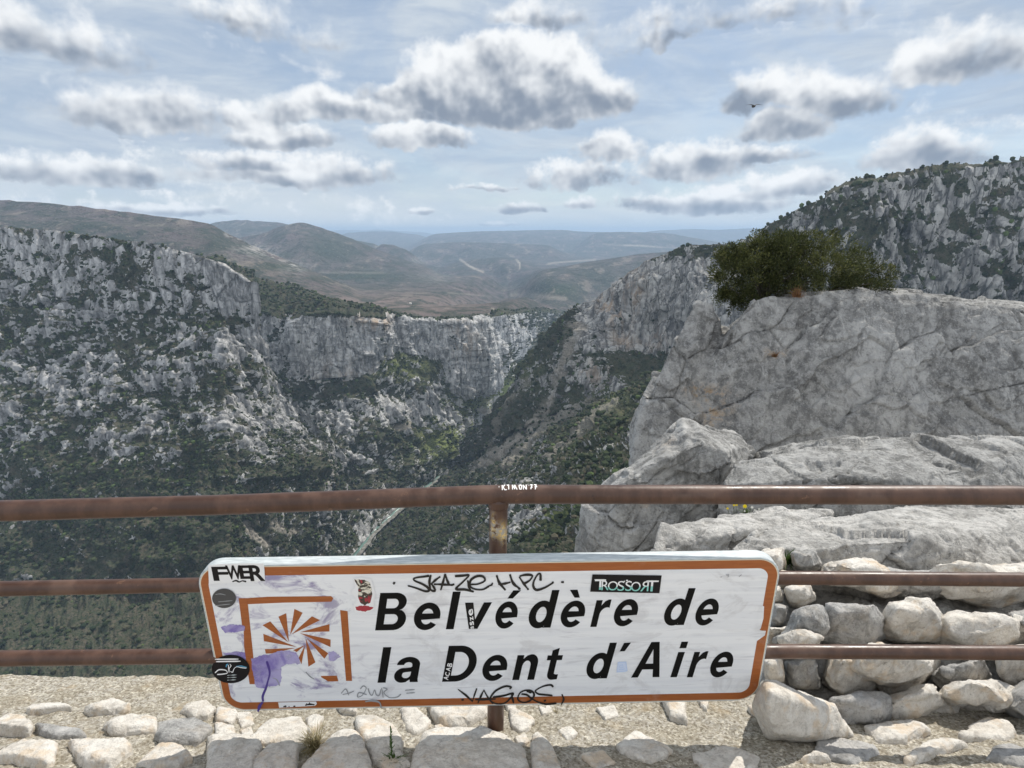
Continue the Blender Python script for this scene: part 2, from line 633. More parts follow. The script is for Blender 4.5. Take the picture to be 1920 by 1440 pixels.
L_E = [(-300, 440, 1700), (420, 490, 1720), (485, 527, 1700), (560, 546, 1750), (645, 573, 1720), (701, 586, 1640), (785, 599, 1760),
       (850, 603, 1790), (900, 600, 1890), (925, 591, 2130), (950, 587, 2270), (1000, 584, 2820), (1050, 589, 3220), (1100, 595, 3470)]
L_F = [(a, b + 14, c + 260) for a, b, c in L_E]


def l_attr(px, py, row):
    tan = 0.85 * blob(px, py, 690, 600, 35, 14) + 0.8 * blob(px, py, 585, 880, 45, 22) + 0.5 * blob(px, py, 860, 640, 20, 40) \
        + 0.6 * blob(px, py, 640, 700, 60, 30) * 0.5
    green = 1.3 * blob(px, py, 915, 735, 55, 32) + 0.7 * blob(px, py, 850, 800, 40, 60) + 0.7 * blob(px, py, 800, 840, 45, 40) + 0.6 * blob(px, py, 740, 690, 60, 30)  # leading blob paints a sunlit patch of the gorge floor as lighter yellow-green
    band = sstep(py, 590, 604) * (sstep(px, 546, 560) + .55 * sstep(px, 480, 500) * sstep(px, 540, 530))
    low = np.interp(px, [540, 560, 640, 690, 697, 745, 800, 825, 838, 860, 905, 930, 960, 1100], [700, 712, 712, 698, 662, 655, 664, 668, 725, 738, 726, 700, 690, 690])
    low = low + 13 * fbm(np.stack([px.ravel() / 22, py.ravel() / 60, px.ravel() * 0 + 4], -1), 3).reshape(px.shape)
    cliff = band * sstep(py, low + 7, low - 7) * sstep(px, 940, 915)
    veg = -.62 * cliff + .40 * sstep(py, low, low + 14) * sstep(py, low + 75, low + 30) * sstep(px, 540, 570) + .06 * sstep(px, 575, 545) * sstep(py, 560, 590) + .75 * cliff * np.clip(fbm(np.stack([px.ravel() / 42, py.ravel() / 13, px.ravel() * 0], -1), 3).reshape(px.shape) * 1.5, 0, 1) \
        + .30 * blob(px, py, 800, 840, 50, 40) + .55 * sstep(py, 600, 588) * sstep(px, 940, 890) - .40 * blob(px, py, 650, 790, 55, 22) - .35 * blob(px, py, 620, 875, 60, 26) \
        - .30 * blob(px, py, 760, 770, 60, 14) - .3 * blob(px, py, 960, 620, 50, 30) + .35 * blob(px, py, 705, 830, 60, 24) + .28 * blob(px, py, 740, 900, 80, 30) + .75 * blob(px, py, 700, 640, 7, 40) + .6 * blob(px, py, 846, 660, 6, 50) + .5 * blob(px, py, 640, 612, 30, 7) + .5 * blob(px, py, 780, 622, 40, 6) + .5 * blob(px, py, 880, 640, 5, 40) + .4 * blob(px, py, 600, 650, 6, 40) + (.30 + .5 * sstep(px, 660, 740)) * sstep(row, 4.05, 4.25) + .42 * sstep(px, 915, 950)
    sc = sstep(seg_dist(px, py, [(880, 765), (895, 775), (912, 772)]), 9, 3) \
        + .8 * blob(px, py, 905, 748, 16, 10) + sstep(seg_dist(px, py, [(905, 592), (925, 588), (945, 585)]), 4, 1.5) \
        + sstep(seg_dist(px, py, [(730, 810), (765, 798)]), 9, 3) * .7 \
        + sstep(seg_dist(px, py, [(470, 985), (490, 1005), (515, 1022)]), 9, 4) + sstep(seg_dist(px, py, [(520, 985), (555, 1000)]), 12, 5) * .8
    return dict(tan=np.clip(tan, 0, 1), green=np.clip(green, 0, 1), veg=veg, scree=np.clip(sc, 0, 1))


WALL = canyon_mesh('canyon_wall_terrain', [L_0, L_A, L_B, L_C, L_D, L_E, L_F], -200, 1098, 760, [60, 110, 100, 130, 40, 14], M_CANYON, 1.0, 1.0, 4, l_attr,
                   lambda px, py, v: (1 - .65 * sstep(v, 4.3, 6.0)) * (.22 + .78 * sstep(v, 1.0, 1.7)), 0.30)

# ---------------------------------------------------------------- nearer spur on the left
S_A = [(-300, 1130, 700), (420, 1110, 730), (560, 1080, 880), (660, 1050, 1080), (720, 1030, 1180)]
S_0 = [(a, 1600, c * .5) for a, b_, c in S_A]
S_B = [(-300, 900, 820), (420, 900, 860), (520, 900, 940), (600, 895, 1050), (660, 950, 1180), (720, 985, 1230)]
S_C = [(-300, 700, 920), (420, 740, 965), (500, 800, 1030), (560, 830, 1090), (620, 860, 1180), (680, 925, 1240), (720, 965, 1270)]
S_D = [(-300, 570, 1010), (360, 592, 1050), (420, 600, 1080), (460, 650, 1100), (485, 665, 1120), (505, 700, 1130), (540, 745, 1150), (590, 800, 1180), (640, 850, 1220), (690, 915, 1260), (720, 955, 1290)]
S_E = [(-300, 405, 1080), (100, 430, 1090), (300, 458, 1092), (370, 478, 1095), (405, 488, 1095), (422, 492, 1098), (436, 505, 1100), (452, 512, 1105), (470, 527, 1108), (484, 540, 1112), (480, 565, 1114), (455, 585, 1116), (448, 612, 1118), (470, 648, 1120), (490, 668, 1130), (508, 697, 1138), (543, 741, 1156),
       (593, 797, 1186), (643, 847, 1226), (693, 912, 1266), (720, 952, 1295)]
S_E = [q for q in S_E if q[0] not in (480, 455, 448)]
S_F = [(a, b + 25, c + 160) for a, b, c in S_E]


def s_attr(px, py, row):
    veg = .45 * blob(px, py, 450, 605, 45, 18) - .7 * blob(px, py, 440, 535, 48, 45) + .25 * blob(px, py, 440, 720, 50, 20) - .3 * blob(px, py, 460, 655, 45, 16) \
        - .25 * blob(px, py, 520, 780, 60, 40) - .25 * blob(px, py, 440, 790, 50, 26) + .30 * sstep(py, 830, 900)
    sc = sstep(seg_dist(px, py, [(470, 985), (490, 1005), (515, 1022)]), 9, 4) + sstep(seg_dist(px, py, [(520, 985), (555, 1000)]), 12, 5) * .8
    tan = .8 * blob(px, py, 580, 880, 40, 22)
    return dict(veg=veg, scree=np.clip(sc, 0, 1), tan=tan)


SPUR = canyon_mesh('spur_terrain', [S_0, S_A, S_B, S_C, S_D, S_E, S_F], -200, 720, 560, [60, 90, 90, 80, 80, 10], M_SPUR, 1.0, 0.30, 3, s_attr,
                   lambda px, py, v: (sstep(px, 720, 640) * .9 + .1) * (1 - .35 * sstep(v, 4.4, 5.0)), 0.46)

# ---------------------------------------------------------------- right-hand ridge with its cliff
R_A = [(640, 1150, 950), (700, 1130, 900), (800, 1130, 720), (900, 1130, 560), (1000, 1130, 420), (1100, 1130, 330), (1300, 1130, 250), (2300, 1130, 200)]
R_0 = [(a, 1650, c * .5) for a, b_, c in R_A]
R_B = [(640, 1080, 1020), (700, 1045, 1075), (760, 1000, 1120), (820, 975, 1100), (900, 955, 1000), (1000, 940, 760), (1100, 930, 560), (1300, 900, 420), (2300, 880, 330)]
R_C = [(640, 1060, 1060), (690, 1040, 1090), (745, 970, 1250), (830, 908, 1440), (870, 878, 1550), (900, 862, 1450), (960, 830, 1350), (1020, 800, 1250), (1100, 770, 1150),
       (1170, 740, 1080), (1250, 715, 1000), (1400, 700, 900), (2300, 680, 800)]
R_D = [(640, 1055, 1070), (690, 1036, 1097), (745, 968, 1254), (830, 906, 1450), (868, 866, 1590), (880, 836, 1640), (900, 815, 1600), (940, 788, 1520), (970, 742, 1500), (1000, 700, 1480),
       (1040, 655, 1440), (1075, 635, 1340), (1110, 622, 1255), (1150, 640, 1205), (1190, 662, 1165), (1240, 680, 1120), (1300, 690, 1080), (1400, 680, 1000), (2300, 640, 900)]
R_E = [(640, 1052, 1075), (690, 1034, 1100), (745, 966, 1260), (830, 904, 1460), (868, 860, 1600), (880, 830, 1650), (900, 810, 1610), (940, 781, 1540), (970, 732, 1520), (1000, 683, 1500),
       (1040, 634, 1480), (1070, 600, 1430), (1108, 578, 1340), (1130, 562, 1310), (1150, 546, 1290), (1185, 516, 1265), (1215, 494, 1250), (1240, 480, 1235), (1270, 467, 1225), (1300, 464, 1215),
       (1345, 463, 1200), (1400, 456, 1180), (1425, 441, 1150), (1460, 419, 1120), (1500, 399, 1100), (1600, 350, 1050), (2300, 240, 950)]
R_F = [(a, b + 30, c + 260) for a, b, c in R_E]


def r_attr(px, py, row):
    tan = blob(px, py, 1145, 570, 14, 30) + blob(px, py, 1165, 590, 20, 30) + blob(px, py, 1200, 545, 18, 40) + blob(px, py, 1175, 645, 24, 16) + .8 * blob(px, py, 1135, 705, 30, 22) + .6 * blob(px, py, 1230, 640, 22, 22)
    face = ((px > 1105) & (px < 1420)).astype(float) * sstep(py, 680, 640) * sstep(py, 470, 520)
    veg = -0.86 * face + 0.45 * blob(px, py, 1050, 640, 50, 50) + 0.4 * blob(px, py, 960, 790, 60, 40) + 0.35 * blob(px, py, 1200, 700, 70, 25) + .25 * blob(px, py, 900, 840, 40, 40) \
        + 0.35 * blob(px, py, 1290, 520, 30, 20) - 0.6 * blob(px, py, 1133, 705, 28, 25) - .4 * blob(px, py, 1090, 780, 20, 22) + .3 * blob(px, py, 1100, 850, 60, 40) - .25 * blob(px, py, 1030, 990, 70, 50) \
        + .5 * blob(px, py, 1170, 525, 40, 10)
    sc = sstep(seg_dist(px, py, [(1106, 622), (1098, 650), (1094, 690), (1075, 715), (1058, 760), (1030, 790), (985, 835), (940, 865), (900, 890)]), 14, 4) * sstep(fbm(np.stack([px.ravel() / 16, py.ravel() / 16, px.ravel() * 0 + 8], -1), 3).reshape(px.shape), -.45, .1) \
        + .8 * sstep(seg_dist(px, py, [(1130, 760), (1060, 800), (1000, 850), (960, 890)]), 15, 4) * .85 + .6 * sstep(seg_dist(px, py, [(1180, 800), (1110, 850), (1060, 895)]), 14, 3) + .5 * sstep(seg_dist(px, py, [(1010, 720), (960, 800), (925, 850)]), 9, 2)
    green = .38 * blob(px, py, 1160, 770, 45, 55) + .3 * blob(px, py, 1010, 700, 40, 40) + .8 * blob(px, py, 1075, 1000, 30, 40)
    return dict(tan=np.clip(tan * .62, 0, 1), veg=veg, scree=np.clip(sc, 0, 1), green=np.clip(green, 0, 1))


RIDGE = canyon_mesh('ridge_terrain', [R_0, R_A, R_B, R_C, R_D, R_E, R_F], 645, 2200, 800, [50, 110, 110, 100, 110, 14], M_RIDGE, 1.0, 1.25, 4, r_attr,
                    lambda px, py, v: (sstep(px, 650, 900) * .85 + .15) * (1 - .4 * sstep(v, 4.6, 5.0)), 0.62)

# ---------------------------------------------------------------- far plateau, hills and mountains
_bY = np.log([800, 1500, 1900, 3000, 4200, 6000, 8500, 12000, 18000, 30000, 60000, 90000])
_bZ = np.array([-420, -300, -290, -336, -392, -450, -480, -470, -420, -330, -260, -260.])


def base_z(Y):
    return np.interp(np.log(Y), _bY, _bZ)


HILLS = [  # skyline in the photograph, distance, depth towards the viewer, depth behind, sharpness
    ([(300, 500), (380, 468), (430, 452), (470, 442), (500, 437), (530, 424), (568, 416), (600, 425), (640, 438), (680, 455), (720, 472), (760, 488), (800, 500), (850, 516)], 6500, 1900, 2600, 1.15),
    ([(-200, 470), (100, 455), (300, 440), (380, 424), (420, 415), (455, 411), (490, 414), (530, 416), (560, 425), (620, 442), (700, 456), (760, 470)], 9500, 2500, 3000, 1.2),
    ([(-300, 380), (0, 372), (200, 390), (330, 405), (400, 416), (420, 430), (450, 446), (480, 461), (540, 489), (600, 515), (660, 542), (700, 556)], 3500, 1400, 1500, 1.3),
    ([(500, 440), (600, 434), (650, 430.5), (690, 432), (712, 429.5), (740, 432.5), (790, 435), (850, 438)], 38000, 5000, 8000, 1.3),
    ([(600, 444), (640, 437), (700, 433.5), (740, 434), (765, 438), (800, 441), (840, 446)], 22000, 3500, 5000, 1.3),
    ([(760, 446), (800, 440), (850, 436), (900, 433.5), (960, 432.5), (1020, 431), (1060, 431), (1080, 434), (1130, 435), (1180, 436), (1240, 437), (1320, 442)], 17500, 4500, 5000, 1.1),
    ([(1160, 440), (1200, 434), (1240, 431.5), (1300, 429), (1340, 431), (1400, 427.5), (1440, 429), (1500, 431), (1700, 425), (1900, 430), (2200, 425)], 25000, 4000, 6000, 1.3),
    ([(1060, 446), (1100, 438), (1160, 434), (1240, 436), (1290, 444), (1340, 453), (1400, 462)], 14500, 2500, 2600, 1.2),
    ([(660, 482), (690, 465), (720, 456), (750, 461), (780, 471), (800, 481), (830, 497), (850, 510)], 8200, 1300, 1500, 1.3),
    ([(960, 525), (1000, 508), (1060, 499), (1100, 491), (1150, 483), (1200, 476), (1250, 472), (1350, 466), (1600, 450), (2200, 430)], 5600, 2000, 2500, 1.2),
    ([(950, 558), (975, 550), (990, 541), (1020, 528), (1050, 522.5), (1075, 526), (1100, 539), (1125, 556)], 4300, 650, 700, 1.5),
    ([(830, 505), (860, 492), (900, 484), (950, 482), (990, 488), (1020, 500)], 8600, 1800, 1700, 1.3),
    ([(740, 462), (800, 457), (860, 453), (920, 455), (1000, 458), (1080, 462)], 11500, 2000, 2200, 1.2),
]


def build_far():
    px = np.linspace(-150, 2150, 860)
    nr = 470
    v = np.linspace(0, 1, nr)
    y0 = np.interp(px, [-150, 420, 700, 860, 900, 925, 960, 1000, 1050, 1100, 1300, 2150],
                   [1750, 1745, 1690, 1830, 1910, 2150, 2330, 2830, 3230, 3480, 3480, 3480])
    Y = np.exp(np.log(y0)[None, :] * (1 - v[:, None]) + math.log(49000) * v[:, None])
    tX = (px - 960) / FPX                      # sideways per metre ahead, scaled for the tilt below
    # keep each column on a fixed bearing as seen near the horizon
    X = Y * (tX / (_cp + (720 - 480) / FPX * _sp))[None, :]
    P2 = np.stack([X, Y, np.zeros_like(X)], -1).reshape(-1, 3)
    Z = base_z(Y).ravel()
    lnY = np.log(Y).ravel()
    b0 = Z.copy()
    roll = fbm(P2 / 2600, 4) * 70 * sstep(Y.ravel(), 3500, 8000) + fbm(P2 / 650 + 3, 4) * 26 * sstep(Y.ravel(), 2400, 5000)
    Z = Z + roll
    gul = fbm(P2 / np.array([900, 900, 1.]) + 40, 5, 0.55, True)
    PXg = np.broadcast_to(px, X.shape).ravel()
    Yr = Y.ravel()
    for i, (sk, Y0, wf, wb, sh) in enumerate(HILLS):
        a = np.array(sk, float)
        spy = smooth1(np.interp(px, a[:, 0], a[:, 1]), 3)
        inside = sstep(px, a[0, 0] - 5, a[0, 0] + 60) * sstep(px, a[-1, 0] + 5, a[-1, 0] - 60)
        r = ray(px, spy)
        zs = r[:, 2] / r[:, 1] * Y0
        bs = base_z(np.full_like(px, Y0))
        hgt = np.maximum(zs - bs, 0)
        hgt = np.broadcast_to(hgt, X.shape).ravel()
        ins = np.broadcast_to(inside, X.shape).ravel()
        yy = Y0 + fbm(np.stack([X.ravel() / 1500, Y.ravel() * 0 + i * 7.1, X.ravel() * 0], -1), 2) * 0.18 * wf
        t = (Yr - yy)
        t = np.where(t < 0, -t / wf, t / wb)
        prof = np.clip(1 - t, 0, 1) ** sh
        g_ = 1 + 0.34 * gul * sstep(t, 0.06, 0.45) * sstep(t, 1.0, 0.6)
        zh = b0 + hgt * prof * g_ * ins + roll * 0.35 * np.clip(t, 0, 1)
        Z = np.where((prof > 0) & (ins > 0), np.maximum(Z, zh), Z)
    # canyons cut into the plateau
    for (cx, amp, wd) in (([(840, 6900), (790, 7600), (800, 8600), (860, 10500)], 110, 220), ([(870, 2900), (930, 4800), (960, 6400), (900, 8000)], 130, 190), ([(1030, 3400), (1000, 4200), (960, 5200)], 120, 130)):
        a = np.array(cx, float)
        o = np.argsort(a[:, 1])
        cpx = np.interp(Yr, a[o, 1], a[o, 0])
        w_ = np.abs(PXg - cpx - fbm(P2 / 500 + 77, 2) * 26) / FPX * Yr
        inr = sstep(Yr, a[o, 1][0] * .9, a[o, 1][0] * 1.1) * sstep(Yr, a[o, 1][-1] * 1.1, a[o, 1][-1] * .9)
        Z -= amp * inr * np.exp(-(w_ / wd) ** 2)
    Z += fbm(P2 / 160 + 8, 3) * 7
    # meet the canyon rims
    le = np.array(L_E, float)
    zl = ray(px, np.interp(px, le[:, 0], le[:, 1]) + 3)
    zl = zl[:, 2] / zl[:, 1] * y0
    f_ = sstep(np.log(Y / y0[None, :]), 0.02, 0.42).ravel()
    zl = np.broadcast_to(zl, X.shape).ravel()
    Z = zl * (1 - f_) + Z * f_
    V = np.stack([X.ravel(), Yr, Z], -1)
    qx, qy = proj(V)

    def line(pts, a, b):
        return sstep(seg_dist(qx, qy, pts), a, b)
    pale = line([(862, 486), (872, 493), (880, 499), (896, 506), (906, 510)], 2.6, 1.0) + line([(968, 487), (975, 494), (974, 503)], 2.4, .9) \
        + .7 * line([(1028, 494), (1060, 491), (1116, 487)], 2.4, .8) + .8 * line([(1172, 459.5), (1200, 460), (1240, 464)], 1.8, .6) + .45 * line([(1130, 458), (1290, 466)], 2, .6) \
        + .9 * line([(898, 594), (925, 588), (945, 586)], 3, 1.2) + .8 * line([(923, 578), (936, 585)], 2, .8) + .35 * line([(840, 549), (880, 552), (920, 556)], 2, .7) \
        + .3 * line([(600, 511), (660, 511), (720, 512)], 2.5, 1) + .5 * line([(960, 553), (1010, 555), (1060, 560)], 5, 2) + .3 * line([(760, 549), (800, 550)], 1.6, .6)
    rock = .55 * blob(qx, qy, 783, 488, 12, 8) + .6 * blob(qx, qy, 480, 470, 45, 14) + .4 * blob(qx, qy, 555, 500, 30, 16) + .35 * blob(qx, qy, 820, 520, 40, 12) \
        + .5 * line([(425, 440), (500, 475), (560, 500)], 9, 2) * (fbm(V / 60, 2) > 0)
    green = .75 * blob(qx, qy, 620, 465, 50, 26) + .8 * blob(qx, qy, 520, 500, 45, 8) + .7 * blob(qx, qy, 640, 520, 80, 8) + 1.0 * blob(qx, qy, 1045, 542, 48, 13) + .6 * blob(qx, qy, 700, 515, 50, 8) + .5 * blob(qx, qy, 1130, 520, 60, 20)  # leading blob puts cloud shade on the pyramid peak's right flank into the colour
    brown = blob(qx, qy, 720, 570, 180, 24) + .6 * blob(qx, qy, 500, 512, 40, 8) + .6 * blob(qx, qy, 560, 440, 30, 12)
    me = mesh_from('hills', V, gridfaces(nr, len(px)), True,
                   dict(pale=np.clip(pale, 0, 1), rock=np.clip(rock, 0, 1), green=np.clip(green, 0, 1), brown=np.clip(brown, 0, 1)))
    m, k, b, out = material('hill_scrub')
    p = pos(k)
    n1 = k.noise(p, 0.0016, 6, 0.6)
    n2 = k.noise(p, 0.012, 6, 0.65)
    n3 = k.noise(p, 0.06, 3, 0.6)
    c = k.mix(k.ss(n1, 0.38, 0.62), (0.118, 0.094, 0.090), (0.076, 0.072, 0.060))
    c = k.mix(k.math('MULTIPLY', k.attr('brown'), k.ss(n2, .3, .6, .75, 1.)), c, (0.225, 0.170, 0.148))
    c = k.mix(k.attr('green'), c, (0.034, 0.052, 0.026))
    c = k.mix(k.ss(n2, 0.47, 0.58, 0, .8), c, (0.034, 0.042, 0.028))
    n4 = k.noise(k.vmath('MULTIPLY', p, (1, .35, 1)), 0.0055, 7, 0.68)
    c = k.mix(k.ss(n4, 0.50, 0.60, 0, .75), c, (0.036, 0.046, 0.030))
    c = k.mix(k.ss(n4, 0.44, 0.37, 0, .75), c, (0.21, 0.178, 0.145))
    c = k.mix(k.ss(n3, 0.58, 0.68, 0, .75), c, (0.20, 0.18, 0.14))
    c = k.mix(k.math('MULTIPLY', k.attr('rock'), k.ss(k.noise(p, 0.025, 5, .65), 0.45, 0.55)), c, (0.36, 0.34, 0.31))
    c = k.mix(k.math('MULTIPLY', k.attr('pale'), k.ss(n2, .30, .52, .25, .8)), c, (0.38, 0.33, 0.27))
    k.set(b.inputs['Base Color'], c)
    b.inputs['Roughness'].default_value = 1
    b.inputs['Specular IOR Level'].default_value = 0.05
    k.set(b.inputs['Normal'], k.bump(k.math('ADD', k.math('MULTIPLY', n2, 60.), k.math('MULTIPLY', n3, 9.)), 0.9, 1.0))
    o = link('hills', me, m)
    tag(o, kind='structure')
    return V.reshape(nr, len(px), 3)


HILLV = build_far()


# ---------------------------------------------------------------- river and its gravel bed along the canyon floor
def ribbon(name, line, wpx, mat, lift, kind='structure'):
    a = np.array(line, float)
    n = 160
    s = np.linspace(0, 1, n)
    t = np.linspace(0, 1, len(a))
    c = np.stack([np.interp(s, t, a[:, i]) for i in range(3)], -1)
    c[:, 0] = smooth1(c[:, 0], 4)
    C = at(c[:, 0], c[:, 1], c[:, 2])
    d = np.gradient(C, axis=0)
    d[:, 2] = 0
    d /= np.linalg.norm(d, axis=1)[:, None]
    sd = np.stack([d[:, 1], -d[:, 0], d[:, 0] * 0], -1)
    jit = fbm(C / 25, 3)[:, None] * 7
    rows = []
    for q in np.linspace(-1, 1, 9):
        rows.append(C + sd * (q * wpx + jit) + np.array([0, 0, lift - 2.2 * abs(q) ** 3]))
    V = np.array(rows)
    me = mesh_from(name, V.reshape(-1, 3), gridfaces(9, n), True)
    return tag(link(name, me, mat), kind=kind)


RIV = [(640, 1085, 1010), (672, 1036, 1078), (700, 1000, 1160), (745, 959, 1262), (790, 925, 1360), (830, 889, 1480), (856, 864, 1590), (866, 840, 1690)]
m, k, b, out = material('river_gravel')
p = pos(k)
k.set(b.inputs['Base Color'], k.mix(k.ss(k.noise(p, 0.12, 4, .6), .4, .6), (0.22, 0.208, 0.185), (0.10, 0.10, 0.08)))
b.inputs['Roughness'].default_value = 0.9
M_GRAVEL = m
m, k, b, out = material('river_water')
p = pos(k)
k.set(b.inputs['Base Color'], k.mix(k.ss(k.noise(p, 0.15, 4, .6), .58, .68), (0.10, 0.17, 0.14), (0.17, 0.21, 0.19)))
b.inputs['Roughness'].default_value = 0.25
M_WATER = m
ribbon('riverbed', RIV, 13, M_GRAVEL, 8.5)
ribbon('river', [(x + 2, y, Y) for x, y, Y in RIV], 4.0, M_WATER, 9.8)


# ---------------------------------------------------------------- bushes and trees clothing the canyon slopes
def blob_template(sub, seed):
    bm = bmesh.new()
    bmesh.ops.create_icosphere(bm, subdivisions=sub, radius=1)
    V = np.array([v.co[:] for v in bm.verts])
    F_ = np.array([[v.index for v in f.verts] for f in bm.faces])
    bm.free()
    r_ = np.random.default_rng(seed)
    V = V * (1 + 0.35 * fbm(V * 1.9 + seed, 2)[:, None] + r_.uniform(-.12, .12, (len(V), 1)))
    V[:, 2] = V[:, 2] * 0.85 + 0.45
    return V, F_


def scatter(name, patch, count, smin, smax, mat, seed, prob_fn):
    o, D, PX, PY, steep, at_ = patch
    r_ = np.random.default_rng(seed)
    nr, nc = PX.shape
    n = grid_normals(D)
    ar = np.linalg.norm(np.cross(np.gradient(D, axis=1), np.gradient(D, axis=0)), axis=-1)
    up = np.abs(n[..., 2])
    dist = D[..., 1]
    nse = fbm(D.reshape(-1, 3) / 60 + 3, 3).reshape(PX.shape)
    pr = ar / dist ** 0.9 * prob_fn(PX, PY, up, at_, nse)
    pr[(PX < -60) | (PX > 1980)] = 0
    pr *= np.where(PY > 1070, .25, 1.0)
    pr = pr.ravel() / pr.sum()
    idx = r_.choice(len(pr), count, p=pr)
    pt = D.reshape(-1, 3)[idx]
    T = [blob_template(1, 3), blob_template(1, 9), blob_template(1, 14)]
    Vs, Fs, tone = [], [], []
    off = 0
    sc = smin + (smax - smin) * r_.random(count) ** 2.2
    rot = r_.uniform(0, 2 * math.pi, count)
    for ti, (TV, TF) in enumerate(T):
        sel = np.arange(count) % 3 == ti
        c_, s_ = np.cos(rot[sel]), np.sin(rot[sel])
        S = sc[sel]
        x = (TV[None, :, 0] * c_[:, None] - TV[None, :, 1] * s_[:, None]) * S[:, None]
        y = (TV[None, :, 0] * s_[:, None] + TV[None, :, 1] * c_[:, None]) * S[:, None]
        z = TV[None, :, 2] * S[:, None] * r_.uniform(.8, 1.5, (sel.sum(), 1)) + 0 * x
        V = np.stack([x, y, z], -1) + pt[sel][:, None, :]
        nb = sel.sum()
        F_ = TF[None] + (np.arange(nb) * len(TV))[:, None, None] + off
        Vs.append(V.reshape(-1, 3))
        Fs.append(F_.reshape(-1, 3))
        tone.append(np.repeat(r_.random(nb), len(TV)))
        off += nb * len(TV)
    me = mesh_from(name, np.concatenate(Vs), np.concatenate(Fs), False, dict(tone=np.concatenate(tone)))
    ob = link(name, me, mat)
    return tag(ob, kind='stuff')


m, k, b, out = material('scrub_foliage')
tn = k.attr('tone')
c = k.mix(k.ss(tn, 0.1, 0.75), (0.020, 0.030, 0.014), (0.046, 0.058, 0.026))
c = k.mix(k.ss(tn, 0.80, 0.90), c, (0.085, 0.075, 0.050))
c = k.mix(k.ss(tn, 0.93, 0.96), c, (0.075, 0.105, 0.035))
k.set(b.inputs['Base Color'], c)
b.inputs['Roughness'].default_value = 0.9
b.inputs['Specular IOR Level'].default_value = 0.1
M_SCRUB = m


def p_bush(px, py, up, at_, nse):
    return at_['veg'] ** 1.5 * sstep(nse, -.45, .25) * (1 - .9 * at_['scree']) * (1 - .62 * at_['green']) + 0.012


o = scatter('canyon_scrub', WALL, 30000, 1.2, 5.2, M_SCRUB, 1, p_bush)
o['label'] = 'dark scrub and small trees on the far canyon wall'
o = scatter('spur_scrub', SPUR, 19000, 0.8, 3.8, M_SCRUB, 2, p_bush)
o['label'] = 'dark scrub dotting the nearer rocky spur'
o = scatter('ridge_scrub', RIDGE, 27000, 0.8, 4.6, M_SCRUB, 3, p_bush)
o['label'] = 'dark scrub and trees on the right-hand ridge slope'


# ---------------------------------------------------------------- haze in the air between viewer and horizon
def build_haze():
    bm = bmesh.new()
    bmesh.ops.create_cube(bm, size=1)
    me = bpy.data.meshes.new('haze')
    bm.to_mesh(me)
    bm.free()
    o = link('haze', me)
    o.scale = (130000, 62000, 1310)
    o.location = (0, 20500, -990 + 655)
    m_ = bpy.data.materials.new('haze_air')
    m_.use_nodes = True
    t = m_.node_tree
    t.nodes.clear()
    k_ = NT(t)
    ou = k_.n('ShaderNodeOutputMaterial')
    vo = k_.n('ShaderNodeVolumePrincipled')
    vo.inputs['Color'].default_value = (0.57, 0.765, 1.0, 1)
    vo.inputs['Density'].default_value = 5.2e-5
    vo.inputs['Anisotropy'].default_value = 0.0
    t.links.new(vo.outputs[0], ou.inputs['Volume'])
    me.materials.append(m_)
    tag(o, kind='stuff')


build_haze()

# ---------------------------------------------------------------- limestone near the viewer
def mat_rock(name, dark, mid, light, scale=1.0, warm=0.0, stain=True):
    m, k, b, out = material(name)
    p = pos(k)
    s = scale
    n1 = k.noise(p, 1.6 / s, 5, 0.6)
    n2 = k.noise(p, 9 / s, 8, 0.68)
    n3 = k.noise(p, 42 / s, 6, 0.7)
    n4 = k.noise(p, 170 / s, 3, 0.6)
    v = k.voro(k.vmath('ADD', p, k.vmath('SCALE', k.noise(p, 6 / s, 4, .6, 0, 'Color'), scale=0.22 * s)), 4.5 / s, 'DISTANCE_TO_EDGE')
    c = k.mix(k.ss(n2, 0.42, 0.57), dark, mid)
    c = k.mix(k.ss(n1, 0.42, 0.66, 0, 0.55), c, light)
    c = k.mix(k.ss(n3, 0.54, 0.68, 0, 0.60), c, light)
    c = k.mix(k.ss(n3, 0.43, 0.33, 0, 0.65), c, tuple(q * 0.45 for q in dark))
    c = k.mix(k.ss(n4, 0.58, 0.72, 0, 0.25), c, tuple(q * 0.6 for q in dark))
    vk = k.math('MULTIPLY', k.ss(v, 0.012, 0.0, 0, 0.7), k.ss(k.noise(p, 2.2 / s, 3, .5), .52, .62))
    c = k.mix(vk, c, tuple(q * 0.4 for q in dark))
    sv = k.noise(k.vmath('MULTIPLY', k.vmath('ADD', p, k.vmath('SCALE', k.noise(p, 1.3 / s, 3, .5, 0, 'Color'), scale=.5 * s)), (3.2, 3.2, 1.0)), 2.4 / s, 7, 0.66, 0.6)
    c = k.mix(k.ss(sv, 0.52, 0.66, 0, .55), c, tuple(q * .62 for q in dark))
    c = k.mix(k.ss(sv, 0.44, 0.34, 0, .45), c, light)
    if stain:
        w = k.math('MULTIPLY', k.attr('stain'), k.ss(k.noise(p, 9 / s, 7, .7), .46, .60, 0, .8))
        c = k.mix(w, c, (0.42, 0.27, 0.13))
    if warm:
        c = k.mix(k.ss(k.noise(p, 3.1 / s, 4, .6), .52, .68, 0, warm), c, (0.66, 0.47, 0.27))
    k.set(b.inputs['Base Color'], c)
    b.inputs['Roughness'].default_value = 0.92
    b.inputs['Specular IOR Level'].default_value = 0.2
    h = k.math('ADD', k.math('MULTIPLY', n2, 0.055 * s), k.math('MULTIPLY', n3, 0.026 * s))
    h = k.math('ADD', h, k.math('MULTIPLY', n4, 0.0022 * s))
    k.set(b.inputs['Normal'], k.bump(h, 0.9, 1.0))
    return m


